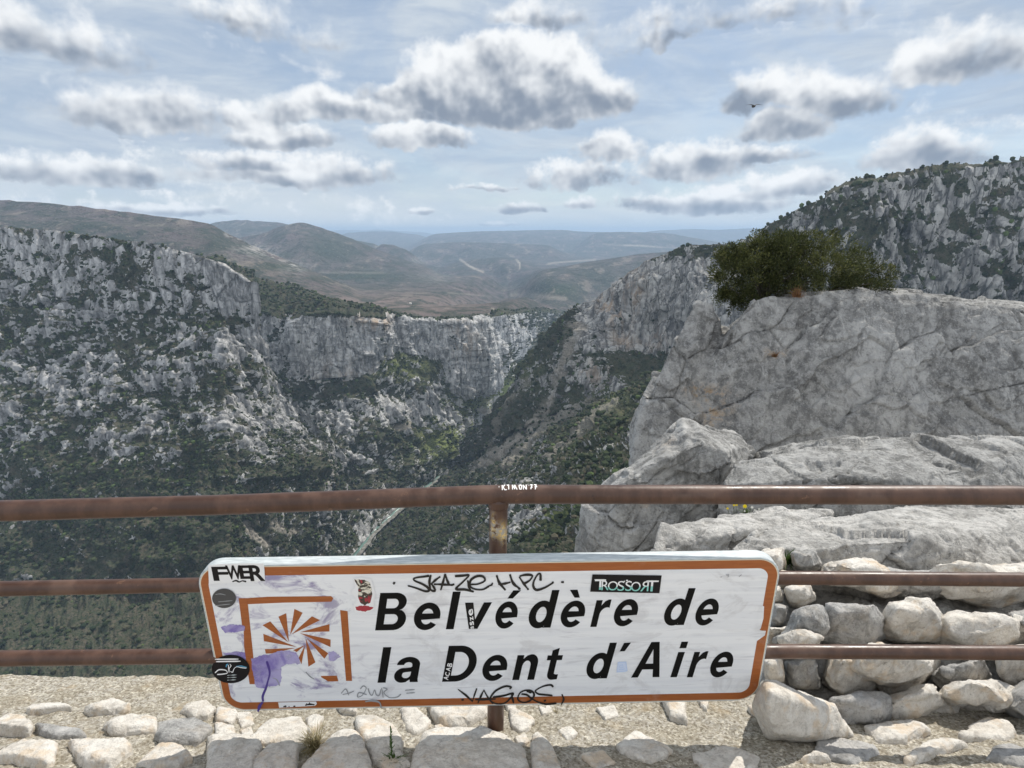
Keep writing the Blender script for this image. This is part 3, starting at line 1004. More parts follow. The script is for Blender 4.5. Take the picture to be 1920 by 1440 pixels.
M_ROCK = mat_rock('grey_limestone', (0.18, 0.178, 0.172), (0.33, 0.325, 0.31), (0.58, 0.57, 0.545), 0.9)
M_ROCK2 = mat_rock('pale_limestone', (0.34, 0.33, 0.31), (0.52, 0.505, 0.475), (0.72, 0.70, 0.66), 0.6)
M_ROCK3 = mat_rock('mid_limestone', (0.22, 0.218, 0.208), (0.39, 0.385, 0.37), (0.62, 0.61, 0.585), 0.8)
M_STONE = mat_rock('white_wall_stone', (0.60, 0.55, 0.48), (0.72, 0.675, 0.60), (0.81, 0.78, 0.72), 0.22, 0.45, False)
M_STONE2 = mat_rock('grey_wall_stone', (0.30, 0.295, 0.28), (0.44, 0.43, 0.41), (0.62, 0.60, 0.57), 0.28, 0.1, False)


def hull_solid(hulls, voxel):
    """union of convex hulls, remeshed evenly; returns vertices and quads"""
    bm = bmesh.new()
    for pts in hulls:
        b2 = bmesh.new()
        for q in pts:
            b2.verts.new(q)
        r_ = bmesh.ops.convex_hull(b2, input=b2.verts[:])
        bmesh.ops.delete(b2, geom=[g for g in b2.verts if not g.link_faces], context='VERTS')
        bmesh.ops.recalc_face_normals(b2, faces=b2.faces[:])
        me_ = bpy.data.meshes.new('hull')
        b2.to_mesh(me_)
        b2.free()
        bm.from_mesh(me_)
        bpy.data.meshes.remove(me_)
    me = bpy.data.meshes.new('hull')
    bm.to_mesh(me)
    bm.free()
    ob = bpy.data.objects.new('hull', me)
    COL.objects.link(ob)
    md = ob.modifiers.new('r', 'REMESH')
    md.mode = 'VOXEL'
    md.voxel_size = voxel
    dg = bpy.context.evaluated_depsgraph_get()
    ev = ob.evaluated_get(dg)
    m2 = ev.to_mesh()
    V = np.zeros(len(m2.vertices) * 3)
    m2.vertices.foreach_get('co', V)
    V = V.reshape(-1, 3)
    F_ = np.zeros(len(m2.loops), np.int32)
    m2.loops.foreach_get('vertex_index', F_)
    nv = np.zeros(len(m2.polygons), np.int32)
    m2.polygons.foreach_get('loop_total', nv)
    ev.to_mesh_clear()
    bpy.data.objects.remove(ob)
    bpy.data.meshes.remove(me)
    assert (nv == 4).all()
    return V, F_.reshape(-1, 4)


def vert_normals(V, F_):
    n = np.cross(V[F_[:, 2]] - V[F_[:, 0]], V[F_[:, 3]] - V[F_[:, 1]])
    N = np.zeros_like(V)
    for i in range(4):
        np.add.at(N, F_[:, i], n)
    return N / (np.linalg.norm(N, axis=1, keepdims=True) + 1e-12)


def lap_smooth(V, F_, it, lam=0.5):
    for _ in range(it):
        A_ = np.zeros_like(V)
        c = np.zeros(len(V))
        for i in range(4):
            j = (i + 1) % 4
            np.add.at(A_, F_[:, i], V[F_[:, j]])
            np.add.at(A_, F_[:, j], V[F_[:, i]])
            np.add.at(c, F_[:, i], 1)
            np.add.at(c, F_[:, j], 1)
        V = V * (1 - lam) + lam * A_ / c[:, None]
    return V


def rough_rock(V, F_, size, seed, crack=1.0, it=2, big=1.0, cuts=46, depth=0.016, blocks=.050):
    """break a solid up like weathered limestone: flat fractures first, then grain; size = rough diameter in metres"""
    V = lap_smooth(V, F_, it)
    s = size
    r_ = np.random.default_rng(seed + 5000)
    N = vert_normals(V, F_)
    P = V + seed * 13.7
    V = V + N * (big * fbm(P / (0.5 * s), 3) * 0.03 * s)[:, None]
    for i in range(cuts):                       # planar fractures
        j = r_.integers(len(V))
        n = N[j] + r_.normal(0, .38, 3)
        n /= np.linalg.norm(n)
        c = V[j] - n * depth * s * r_.uniform(.25, 1.0)
        q = V - c
        h = q @ n
        rad = np.linalg.norm(q - h[:, None] * n, axis=1)
        cut = np.clip(h, 0, depth * 1.6 * s) * sstep(rad, s * .34, s * .22)
        V = V - n * cut[:, None] * .96
    N = vert_normals(lap_smooth(V, F_, 2), F_)
    P = V + seed * 13.7
    W = P + .055 * s * np.stack([fbm(P / (.22 * s), 2), fbm(P / (.22 * s) + 7, 2), fbm(P / (.22 * s) + 15, 2)], -1)
    ax = np.array([[.86, .2, .47], [-.35, .9, .25], [-.37, -.38, .85]])          # tilted bedding
    W = W @ ax.T
    cv, ce = worley(W / (s * np.array([.42, .42, .20])))
    d = (cv - .5) * blocks * s - crack * .030 * s * sstep(ce, .035, 0.0) * sstep(pnoise(P / (.5 * s) + 50), 0.0, .3)
    cv, ce = worley(W / (s * np.array([.17, .17, .10])) + 9)
    d += (cv - .5) * blocks * .40 * s - crack * .006 * s * sstep(ce, .06, 0.0)
    d += fbm(P / (0.13 * s) + 3, 4, 0.55, True) * 0.010 * s
    d += fbm(P / (0.04 * s) + 9, 3, 0.6) * 0.0050 * s
    return V + N * d[:, None]


def rock_object(name, hulls, voxel, size, seed, mat, crack=1.0, it=1, big=1.0, stain=None, label=None, cat=None, parent=None):
    V, F_ = hull_solid(hulls, voxel)
    V = rough_rock(V, F_, size, seed, crack, it, big)
    qx, qy = proj(V)
    st = np.zeros(len(V)) if stain is None else np.clip(stain(qx, qy), 0, 1)
    me = mesh_from(name, V, F_, True, dict(stain=st))
    o = link(name, me, mat)
    if label:
        tag(o, label, cat)
    if parent is not None:
        keep(o, parent)
    return o


def P3(lst):
    return [tuple(at(*q)) for q in lst]


# big slab that closes the view on the right
ROCK_TOWER = P3([(1180, 960, 6.2), (1190, 830, 6.25), (1192, 795, 6.35), (1224, 742, 6.5), (1236, 698, 6.6), (1256, 655, 6.7), (1286, 592, 6.9), (1306, 562, 7.0), (1332, 568, 7.0),
                 (1352, 600, 6.95), (1352, 900, 6.3), (1300, 640, 6.7), (1260, 900, 6.1), (1350, 600, 8.6), (1310, 580, 8.3), (1240, 760, 8.4), (1210, 900, 8.2), (1350, 960, 8.4)])
ROCK_SLAB = P3([(1290, 900, 6.2), (1312, 700, 6.66), (1338, 652, 6.8), (1366, 622, 6.7), (1395, 580, 6.8), (1412, 562, 6.85), (1440, 552, 6.9), (1500, 553, 6.95), (1600, 545, 7.0), (1800, 560, 7.0), (2100, 600, 6.9),
                (1320, 980, 6.0), (1500, 960, 5.9), (1800, 960, 5.8), (2100, 960, 5.8), (1410, 575, 9.2), (1500, 556, 9.2), (1800, 560, 9.2), (2100, 600, 9.2), (1360, 900, 9.0), (2100, 960, 9.0)])
rock_object('rock_outcrop', [ROCK_TOWER, ROCK_SLAB], 0.0165, 2.3, 1, M_ROCK, .6, 1, .8,
            lambda x, y: .9 * blob(x, y, 1345, 755, 28, 26) + .8 * blob(x, y, 1310, 735, 26, 14) + .6 * blob(x, y, 1335, 790, 20, 18) + .6 * blob(x, y, 1455, 662, 22, 10),
            'tall grey limestone slab carrying a bushy shrub, right of the canyon', 'rock')

rock_object('boulder', [P3([(1278, 781, 4.0), (1241, 808, 3.95), (1199, 847, 3.85), (1154, 881, 3.75), (1126, 903, 3.65), (1105, 945, 3.6), (1086, 1040, 3.5), (1072, 1130, 3.45),
                           (1283, 822, 3.58), (1193, 884, 3.42), (1337, 833, 3.62), (1365, 856, 3.58), (1399, 853, 3.78), (1409, 842, 3.95), (1384, 818, 4.1), (1311, 798, 4.15),
                           (1340, 905, 3.5), (1330, 985, 3.45), (1300, 1130, 3.35), (1180, 1130, 3.3), (1290, 800, 4.7), (1200, 870, 4.8), (1130, 960, 4.8), (1380, 830, 4.8), (1100, 1120, 4.6), (1330, 1100, 4.6)])],
            0.0100, 1.35, 2, M_ROCK3, 1.0, 1, 0.5, lambda x, y: .7 * blob(x, y, 1215, 955, 14, 16) + .3 * blob(x, y, 1250, 830, 20, 14),
            'grey boulder rising to a pointed crest behind the top rail', 'rock')
rock_object('boulder', [P3([(1379, 862, 3.5), (1421, 851, 3.6), (1494, 838, 3.7), (1700, 815, 3.6), (2050, 830, 3.5), (1345, 908, 3.32), (1338, 960, 3.27), (1345, 1030, 3.2), (1420, 905, 3.22), (1500, 895, 3.2), (1700, 900, 3.1),
                           (1500, 1040, 3.0), (1800, 1040, 2.9), (2050, 1040, 2.9), (1400, 870, 4.6), (1500, 850, 4.8), (1700, 830, 4.8), (2050, 850, 4.6), (1370, 1030, 4.4)])],
            0.0105, 1.2, 3, M_ROCK3, 1.0, 1, 0.5, None, 'grey boulder with a flat sunlit top at the right end of the top rail', 'rock')
rock_object('boulder', [P3([(1240, 981, 2.52), (1262, 979, 2.56), (1290, 990, 2.55), (1222, 1040, 2.36), (1216, 1150, 2.3), (1313, 1000, 2.46), (1375, 994, 2.48), (1300, 1150, 2.33), (1360, 1150, 2.36), (1340, 990, 2.9), (1270, 1000, 2.9), (1280, 1130, 2.9)]),
                        P3([(1290, 992, 2.62), (1334, 976, 2.78), (1346, 963, 2.88), (1424, 957, 2.98), (1494, 959, 2.98), (1560, 958, 2.95), (1313, 1004, 2.5), (1410, 996, 2.5), (1440, 988, 2.58), (1494, 971, 2.72), (1560, 962, 2.8),
                            (1370, 1150, 2.4), (1500, 1150, 2.5), (1330, 1150, 2.45), (1340, 1000, 3.2), (1500, 980, 3.3), (1560, 1150, 3.0)])],
            0.0085, 0.75, 4, M_ROCK2, 0.8, 1, 0.5, None, 'pale sunlit boulder just above the right half of the sign', 'rock')
rock_object('boulder', [P3([(1372, 1036, 2.22), (1414, 1003, 2.34), (1442, 995, 2.38), (1494, 979, 2.5), (1560, 967, 2.6), (1720, 950, 2.55), (2050, 960, 2.5), (1380, 1140, 2.2), (1440, 1020, 2.26), (1500, 1012, 2.24), (1720, 1010, 2.15), (1500, 1150, 2.1),
                           (1800, 1150, 2.05), (2050, 1150, 2.05), (1430, 1010, 2.9), (1560, 980, 3.0), (1800, 970, 3.0), (2050, 980, 2.9), (1400, 1140, 2.6)])],
            0.0085, 0.7, 5, M_ROCK2, 0.9, 1, 0.5, None, 'pale cracked boulder beside the top right corner of the sign', 'rock')

# ---------------------------------------------------------------- ground of the lookout and the rubble wall under the railing
GA, GB, GS = 1.257, -1.344, 0.40


def gz(F):
    return GB - GS * (F - GA)


def on_wall(px, py):
    r = ray(px, py)
    s = r[..., 2] / r[..., 1]
    Y = (GB + GS * GA) / (s + GS)
    return r * (Y / r[..., 1])[..., None]


WALLT = empty('stone_wall', (0, 1.05, -1.62), 'low wall of pale rough stones set in sandy mortar under the railing', 'wall')


def build_mortar():
    x = np.linspace(-2.6, 2.9, 1000)
    prof = [(0.98, -1.62), (0.985, -1.40), (1.0, -1.26), (1.04, gz(1.04))] + [(F, gz(F)) for F in np.linspace(1.06, 1.72, 150)] + [(1.76, -1.62), (1.8, -2.2), (1.85, -4.0), (1.9, -9.0)]
    prof = np.array(prof)
    G = np.zeros((len(prof), len(x), 3))
    G[..., 0] = x[None]
    G[..., 1] = prof[:, 0:1]
    G[..., 2] = prof[:, 1:2]
    P = G.reshape(-1, 3)
    d = fbm(P / 0.16, 3) * 0.016 + fbm(P / 0.045 + 4, 3, 0.6) * 0.009 + fbm(P / 0.012 + 7, 2, 0.6) * 0.0042 + np.maximum(fbm(P / 0.30 + 11, 2), 0) * 0.02
    G2 = P.copy()
    G2[:, 2] += d
    m, k, b, out = material('sandy_mortar')
    p = pos(k)
    n1 = k.noise(p, 9, 5, 0.6)
    n2 = k.noise(p, 75, 5, 0.7)
    n3 = k.noise(p, 240, 3, 0.7)
    v = k.voro(p, 170, 'F1', 'Color')
    vs = k.n('ShaderNodeSeparateColor')
    k.set(vs.inputs[0], v)
    c = k.mix(k.ss(n1, 0.38, 0.62), (0.44, 0.395, 0.315), (0.55, 0.515, 0.45))
    c = k.mix(k.ss(vs.outputs[0], 0.62, 0.9, 0, .8), c, (0.74, 0.69, 0.57))
    c = k.mix(k.ss(vs.outputs[1], 0.72, 0.9, 0, .75), c, (0.17, 0.145, 0.105))
    c = k.mix(k.ss(n2, 0.60, 0.42, 0, .6), c, (0.22, 0.185, 0.13))
    c = k.mix(k.ss(k.noise(p, 5, 4, .6), .58, .70, 0, .5), c, (0.46, 0.35, 0.21))
    k.set(b.inputs['Base Color'], c)
    b.inputs['Roughness'].default_value = 0.97
    b.inputs['Specular IOR Level'].default_value = 0.1
    h = k.math('ADD', k.math('MULTIPLY', n2, 0.010), k.math('MULTIPLY', n3, 0.006))
    k.set(b.inputs['Normal'], k.bump(h, 0.9, 1.0))
    o = link('mortar', mesh_from('mortar', G2, gridfaces(len(prof), len(x)), True), m)
    keep(o, WALLT)


build_mortar()


def wall_stone(poly, h=0.035, seed=0, mat=None, voxel=0.0042):
    """stone bedded in the wall top; outline traced on the wall surface"""
    h = h * .66
    a = np.array(poly, float)
    a = a.mean(0) + (a - a.mean(0)) * 1.13
    B = on_wall(a[:, 0], a[:, 1])
    c = B.mean(0)
    nrm = np.array([0, GS, 1.0]) / math.hypot(1, GS)
    r_ = np.random.default_rng(seed + 100)
    pts = [tuple(q - nrm * 0.05) for q in B]
    pts += [tuple(c + (q - c) * 0.98 + nrm * h * r_.uniform(.35, .65)) for q in B]
    pts += [tuple(c + (q - c) * r_.uniform(.74, .93) + nrm * h * r_.uniform(.72, 1.0)) for q in B]
    size = np.linalg.norm(B.max(0) - B.min(0))
    vx = min(max(size / 46, 0.0028), 0.0058)
    V, F_ = hull_solid([pts], vx)
    V = rough_rock(V, F_, size * 1.0, seed, 0.25, 0, 0.18, 8, 0.010, .022)
    o = link('stone', mesh_from('stone', V, F_, True), mat or M_STONE)
    return keep(o, WALLT)


MORE = [([(500, 1404), (532, 1402), (560, 1396), (572, 1402), (552, 1412)], .02), ([(690, 1400), (722, 1414), (748, 1415), (770, 1436), (720, 1445), (700, 1430)], .02),
        ([(1048, 1372), (1068, 1366), (1082, 1378), (1064, 1388)], .014), ([(1090, 1420), (1130, 1412), (1150, 1432), (1120, 1446)], .018), ([(1300, 1420), (1370, 1408), (1420, 1424), (1410, 1450), (1330, 1458)], .02),
        ([(1120, 1330), (1150, 1326), (1160, 1342), (1135, 1350)], .012), ([(1010, 1326), (1030, 1322), (1036, 1336), (1018, 1340)], .012), ([(450, 1372), (470, 1368), (476, 1382), (458, 1386)], .014)]
STONES = MORE + [
    ([(473, 1392), (504, 1364), (561, 1351), (573, 1372), (572, 1389), (532, 1400), (487, 1400)], .040),
    ([(573, 1353), (589, 1348), (606, 1356), (594, 1374), (580, 1380)], .030),
    ([(670, 1358), (673, 1350), (704, 1356), (735, 1372), (755, 1398), (749, 1411), (724, 1411), (687, 1397), (673, 1380)], .040),
    ([(615, 1318), (672, 1316), (667, 1344), (642, 1341)], .045),
    ([(750, 1334), (766, 1325), (775, 1332), (774, 1347), (786, 1353), (804, 1356), (794, 1371), (777, 1376), (765, 1370), (761, 1347)], .024),
    ([(805, 1312), (912, 1310), (910, 1345), (881, 1359), (859, 1368), (836, 1364), (811, 1345)], .045),
    ([(783, 1440), (788, 1412), (802, 1391), (836, 1377), (870, 1373), (912, 1380), (943, 1392), (971, 1416), (978, 1440), (975, 1475), (780, 1475)], .034),
    ([(575, 1448), (617, 1400), (645, 1384), (665, 1391), (674, 1410), (694, 1436), (690, 1470), (570, 1470)], .045),
    ([(395, 1390), (457, 1392), (490, 1404), (487, 1421), (476, 1440), (470, 1470), (390, 1470)], .040),
    ([(478, 1440), (502, 1416), (544, 1400), (556, 1416), (553, 1440), (545, 1470), (478, 1470)], .040),
    ([(405, 1362), (437, 1370), (440, 1381), (428, 1387), (405, 1388)], .026),
    ([(408, 1335), (442, 1340), (441, 1354), (434, 1365), (408, 1356)], .030),
    ([(957, 1338), (964, 1332), (971, 1347), (988, 1343), (1002, 1353), (994, 1368), (974, 1373), (960, 1361)], .024),
    ([(998, 1388), (1008, 1383), (1025, 1396), (1044, 1424), (1056, 1452), (1040, 1470), (1003, 1470)], .030),
    ([(1158, 1400), (1193, 1379), (1230, 1393), (1258, 1410), (1244, 1421), (1207, 1428), (1177, 1418)], .022),
    ([(1235, 1306), (1281, 1306), (1286, 1357), (1258, 1348), (1250, 1334)], .040),
    ([(1308, 1305), (1333, 1305), (1324, 1337), (1314, 1330)], .026),
    ([(945, 1318), (968, 1314), (966, 1332), (952, 1336)], .022),
    ([(965, 1385), (985, 1378), (992, 1392), (975, 1402)], .014),
    ([(440, 1342), (470, 1340), (476, 1360), (452, 1366)], .016),
    ([(815, 1364), (830, 1362), (832, 1374), (818, 1376)], .012),
    ([(1405, 1330), (1440, 1322), (1470, 1340), (1440, 1360)], .02),
]
for i, (pl, h) in enumerate(STONES):
    wall_stone(pl, h, i)
# the same masonry goes on to both sides of the photograph
for i, (cx, cy, w_, h_) in enumerate([(340, 1380, 52, 22), (250, 1372, 50, 20), (300, 1425, 60, 22), (180, 1420, 66, 24), (120, 1375, 46, 20), (60, 1425, 56, 22), (20, 1372, 40, 18), (370, 1338, 30, 12),
                                      (1590, 1415, 60, 24), (1680, 1378, 56, 20), (1760, 1425, 66, 24), (1850, 1380, 56, 20), (1900, 1430, 50, 20), (200, 1335, 44, 10), (90, 1338, 40, 10), (1530, 1440, 30, 12)]):
    r_ = np.random.default_rng(400 + i)
    an = np.sort(r_.uniform(0, 2 * math.pi, 9))
    wall_stone([(cx + w_ * math.cos(q) * r_.uniform(.8, 1.1), cy + h_ * math.sin(q) * r_.uniform(.8, 1.1)) for q in an], .035 + .012 * r_.random(), 60 + i, M_STONE if i % 4 else M_STONE2)


def face_stone(poly, Y, bulge, seed, mat, voxel=0.006, blocks=.03):
    a = np.array(poly, float)
    c = a.mean(0)
    r_ = np.random.default_rng(seed + 900)
    pts = P3([(x, y, Y) for x, y in a])
    pts += P3([(c[0] + (x - c[0]) * .62 + r_.uniform(-3, 3), c[1] + (y - c[1]) * .62 + r_.uniform(-3, 3), Y - bulge * r_.uniform(.6, 1.2)) for x, y in a])
    pts += P3([(c[0] + (x - c[0]) * .9, c[1] + (y - c[1]) * .8 + 6, Y + bulge * 2.5) for x, y in a])
    size = float(np.linalg.norm(np.ptp(np.array(pts), axis=0)))
    V, F_ = hull_solid([pts], min(max(size / 50, .0035), .009))
    V = rough_rock(V, F_, size * .9, seed, .3, 0, .2, 16 if seed else 5, 0.014 if seed else .006, blocks if seed else .006)
    return keep(link('stone', mesh_from('stone', V, F_, True), mat), WALLT)


FACES = [
    ([(1427, 1273), (1450, 1276), (1497, 1301), (1560, 1318), (1610, 1392), (1520, 1400), (1439, 1386), (1428, 1357), (1415, 1336), (1408, 1318)], 1.30, .07, 0),
    ([(1446, 1129), (1477, 1132), (1481, 1150), (1470, 1173), (1450, 1175), (1440, 1160)], 1.80, .06, 1),
    ([(1469, 1097), (1520, 1093), (1532, 1125), (1500, 1141), (1480, 1137)], 1.88, .06, 1),
    ([(1425, 1098), (1466, 1097), (1467, 1130), (1435, 1132)], 1.88, .05, 0),
    ([(1436, 1212), (1462, 1190), (1484, 1160), (1500, 1139), (1540, 1132), (1565, 1180), (1520, 1214)], 1.66, .07, 0),
    ([(1458, 1196), (1500, 1176), (1545, 1192), (1535, 1222), (1466, 1222)], 1.58, .05, 0),
    ([(1425, 1238), (1464, 1234), (1473, 1280), (1436, 1288)], 1.55, .05, 1),
    ([(1470, 1236), (1530, 1230), (1540, 1294), (1482, 1288)], 1.55, .05, 1),
    ([(1420, 1174), (1475, 1168), (1472, 1206), (1425, 1212)], 1.72, .05, 1),
    ([(1428, 1028), (1470, 1022), (1479, 1060), (1462, 1078), (1432, 1064)], 2.0, .07, 1),
    ([(1482, 1030), (1530, 1022), (1545, 1066), (1500, 1078), (1485, 1062)], 2.0, .07, 1),
    ([(1440, 1066), (1500, 1072), (1510, 1098), (1450, 1100)], 1.98, .05, 0),
]
_r = np.random.default_rng(64)
for cy, Y in ((1085, 1.95), (1172, 1.72), (1262, 1.52), (1325, 1.42)):      # big broken rock carrying on to the right
    cx = 1590 + _r.uniform(-20, 30)
    while cx < 2040:
        w_, h_ = _r.uniform(62, 110), _r.uniform(46, 70)
        n_ = _r.integers(5, 8)
        an = np.sort((np.arange(n_) + _r.uniform(-.3, .3, n_)) * 2 * math.pi / n_ + _r.uniform(0, 1.5))
        jy = _r.uniform(-18, 18)
        FACES.append(([(cx + w_ * math.cos(q) * _r.uniform(.8, 1.2), cy + jy + h_ * math.sin(q) * _r.uniform(.8, 1.2)) for q in an], Y + _r.uniform(-.03, .05), _r.uniform(.05, .10), 0))
        cx += w_ * _r.uniform(1.15, 1.5)
for i, (pl, Y, bu, w_) in enumerate(FACES):
    face_stone(pl, Y, bu, i, M_STONE2 if i % 3 == 1 else M_STONE)


def build_lookout():
    # trodden gravel where the viewer stands, and the rubble bank that carries the boulders on the right
    m, k, b, out = material('lookout_gravel')
    p = pos(k)
    n1 = k.noise(p, 3, 5, .6)
    n2 = k.noise(p, 40, 5, .7)
    k.set(b.inputs['Base Color'], k.mix(k.ss(n2, .4, .6), k.mix(k.ss(n1, .4, .6), (0.46, 0.41, 0.33), (0.55, 0.50, 0.42)), (0.30, 0.26, 0.20)))
    b.inputs['Roughness'].default_value = 1
    k.set(b.inputs['Normal'], k.bump(n2, .6, .01))
    x = np.linspace(-12, 12, 120)
    y = np.concatenate([np.linspace(-14, 0.6, 60), np.linspace(.65, 1.03, 8)])
    X, Yy = np.meshgrid(x, y)
    P = np.stack([X, Yy, np.full_like(X, -1.62)], -1)
    P[..., 2] += fbm(P.reshape(-1, 3) / .8, 3).reshape(X.shape) * .03
    o = link('ground', mesh_from('ground', P.reshape(-1, 3), gridfaces(*X.shape), True), m)
    tag(o, kind='structure')
    px = np.linspace(1090, 2150, 200)
    lines = [[(1090, 1500, 1.7), (1300, 1380, 1.46), (2150, 1390, 1.40)], [(1090, 1420, 1.9), (1300, 1300, 1.62), (2150, 1290, 1.60)], [(1090, 1330, 2.1), (1300, 1200, 1.85), (2150, 1190, 1.8)],
             [(1090, 1240, 2.6), (1300, 1100, 2.25), (2150, 1090, 2.2)], [(1090, 1150, 3.6), (1300, 1020, 3.1), (2150, 1000, 3.0)], [(1090, 1050, 4.8), (1300, 930, 4.6), (2150, 900, 4.4)],
             [(1090, 980, 6.2), (1300, 860, 6.6), (2150, 850, 6.5)], [(1090, 990, 7.5), (1300, 840, 9.5), (2150, 830, 10)], [(1090, 1500, 9), (1300, 1000, 12), (2150, 900, 13)]]
    G, _ = patch_points(lines, px, [14] * 8, 6)
    P = G.reshape(-1, 3)
    P = P + np.stack([fbm(P / .3, 3) * .03, fbm(P / .3 + 9, 3) * .03, fbm(P / .22 + 5, 4, .6, True) * .06], -1)
    o = link('rocky_bank', mesh_from('rocky_bank', P, gridfaces(*G.shape[:2]), True, dict(stain=np.zeros(len(P)))), M_ROCK2)
    tag(o, kind='structure')


build_lookout()

# ---------------------------------------------------------------- railing
def mat_plain(name, col, rough=0.6, spec=0.4, metal=0.0):
    m, k, b, out = material(name)
    b.inputs['Base Color'].default_value = (*col, 1)
    b.inputs['Roughness'].default_value = rough
    b.inputs['Specular IOR Level'].default_value = spec
    b.inputs['Metallic'].default_value = metal
    return m


def mat_rail():
    m, k, b, out = material('brown_rail_paint')
    p = pos(k)
    n1 = k.noise(k.vmath('MULTIPLY', p, (1, 1, .35)), 22, 6, .65)
    n2 = k.noise(p, 120, 4, .6)
    n3 = k.noise(p, 6, 4, .6)
    c = k.mix(k.ss(n1, .38, .66), (0.058, 0.027, 0.016), (0.098, 0.050, 0.032))
    c = k.mix(k.ss(n2, .62, .74, 0, .6), c, (0.06, 0.025, 0.018))
    c = k.mix(k.ss(n3, .58, .68, 0, .35), c, (0.17, 0.105, 0.075))
    c = k.mix(k.ss(k.noise(p, 34, 7, .7), .63, .68, 0, .8), c, (0.16, 0.085, 0.05))
    c = k.mix(k.ss(k.noise(k.vmath('ADD', p, (3, 1, 2)), 26, 7, .7), .66, .70, 0, .8), c, (0.030, 0.016, 0.012))
    ch = k.attr('chip')
    c = k.mix(k.math('MULTIPLY', ch, k.ss(k.noise(p, 60, 5, .65), .40, .50)), c, k.mix(k.ss(n2, .45, .55), (0.72, 0.50, 0.18), (0.38, 0.34, 0.28)))
    k.set(b.inputs['Base Color'], c)
    k.set(b.inputs['Roughness'], k.ss(n1, .3, .7, .30, .52))
    b.inputs['Specular IOR Level'].default_value = 0.45
    k.set(b.inputs['Normal'], k.bump(k.math('ADD', n1, k.math('MULTIPLY', n2, .5)), .25, .002))
    return m


M_RAIL = mat_rail()
M_RUST = None


def tube(path, r, nseg=32, sub=24):
    """round tube along a polyline; returns vertices, faces"""
    path = [np.array(q, float) for q in path]
    C, T = [], []
    for i in range(len(path) - 1):
        for j in range(sub):
            C.append(path[i] + (path[i + 1] - path[i]) * j / sub)
    C.append(path[-1])
    C = np.array(C)
    for c in range(3):
        C[:, c] = np.concatenate([[C[0, c]], smooth1(C[:, c], 1.2)[1:-1], [C[-1, c]]])
    T = np.gradient(C, axis=0)
    T /= np.linalg.norm(T, axis=1)[:, None]
    ref = np.array([0, 0, 1.0]) if abs(T[0, 2]) < .8 else np.array([0, 1.0, 0])
    A_ = np.cross(T, ref)
    A_ /= np.linalg.norm(A_, axis=1)[:, None]
    B_ = np.cross(A_, T)
    an = np.linspace(0, 2 * math.pi, nseg, endpoint=False)
    V = C[:, None] + r * (A_[:, None] * np.cos(an)[None, :, None] + B_[:, None] * np.sin(an)[None, :, None])
    nr = len(C)
    F_ = []
    for i in range(nr - 1):
        for j in range(nseg):
            k2 = (j + 1) % nseg
            F_.append((i * nseg + j, i * nseg + k2, (i + 1) * nseg + k2, (i + 1) * nseg + j))
    V = V.reshape(-1, 3)
    # end caps
    n0 = len(V)
    V = np.concatenate([V, C[:1], C[-1:]])
    for j in range(nseg):
        k2 = (j + 1) % nseg
        F_.append((n0, k2, j, j))
        F_.append((n0 + 1, (nr - 1) * nseg + j, (nr - 1) * nseg + k2, (nr - 1) * nseg + k2))
    return V, np.array(F_)


def poly_mesh(name, V, F_, smooth=True, attrs=None):
    me = bpy.data.meshes.new(name)
    me.from_pydata([tuple(v) for v in V], [], [tuple(dict.fromkeys(f)) for f in F_])
    for p_ in me.polygons:
        p_.use_smooth = smooth
    if attrs:
        for k_, v_ in attrs.items():
            a = me.attributes.new(k_, 'FLOAT', 'POINT')
            a.data.foreach_set('value', np.asarray(v_, np.float32))
    me.update()
    return me


PY_ = 1.355
RAILING = empty('railing', tuple(at(928.5, 1385, PY_)), 'brown painted tube railing along the edge of the lookout', 'railing')
RTOP = [at(-330, 967, 1.175), at(420, 946.5, 1.272), at(935, 926.8, PY_), at(1500, 927.5, 1.335), at(2300, 930, 1.30)]


def longer(path, d=2.6):
    """carry a rail on beyond both ends"""
    a, b_ = path[0] - path[1], path[-1] - path[-2]
    return [path[0] + a / np.linalg.norm(a) * d] + list(path) + [path[-1] + b_ / np.linalg.norm(b_) * d]




def rail_part(name, path, r, chip=None, sub=24):
    V, F_ = tube(path, r, 32, sub)
    V = V + vert_dummy(V)
    qx, qy = proj(V)
    me = poly_mesh(name, V, F_, True, dict(chip=np.zeros(len(V)) if chip is None else np.clip(chip(qx, qy), 0, 1)))
    return keep(link(name, me, M_RAIL), RAILING)


def vert_dummy(V):
    return (fbm(V / 0.12, 2) * 0.0004)[:, None] * np.ones(3)


rail_part('top_rail', longer(RTOP), 0.0242, None, 40)
rail_part('post', [at(935, 930, PY_), at(928.5, 1395, PY_)], 0.0236, lambda x, y: 1.5 * blob(x, y, 927, 994, 9, 12) + 1.3 * blob(x, y, 944, 1000, 7, 16) + .5 * blob(x, y, 925, 975, 4, 20), 60)
for q in (at(-270, 966, 1.18), at(2120, 930, 1.31)):
    rail_part('post', [q, np.array([q[0], q[1] + .015, -1.42])], 0.0236)
rail_part('middle_rail', longer([at(-330, 1110, 1.18), at(420, 1096, 1.275), at(932, 1085, PY_), at(1500, 1083.5, 1.335), at(2300, 1090, 1.30)]), 0.0178)
rail_part('middle_rail', longer([at(-330, 1238, 1.19), at(420, 1230, 1.28), at(930, 1223, PY_), at(1500, 1221.5, 1.335), at(2300, 1226, 1.30)]), 0.0188)
# weld collars under the top rail
V, F_ = tube([at(934.9, 936, PY_), at(934.4, 950, PY_)], 0.0262, 32, 6)
keep(link('weld', poly_mesh('weld', V, F_, True, dict(chip=np.zeros(len(V)))), M_RAIL), RAILING)


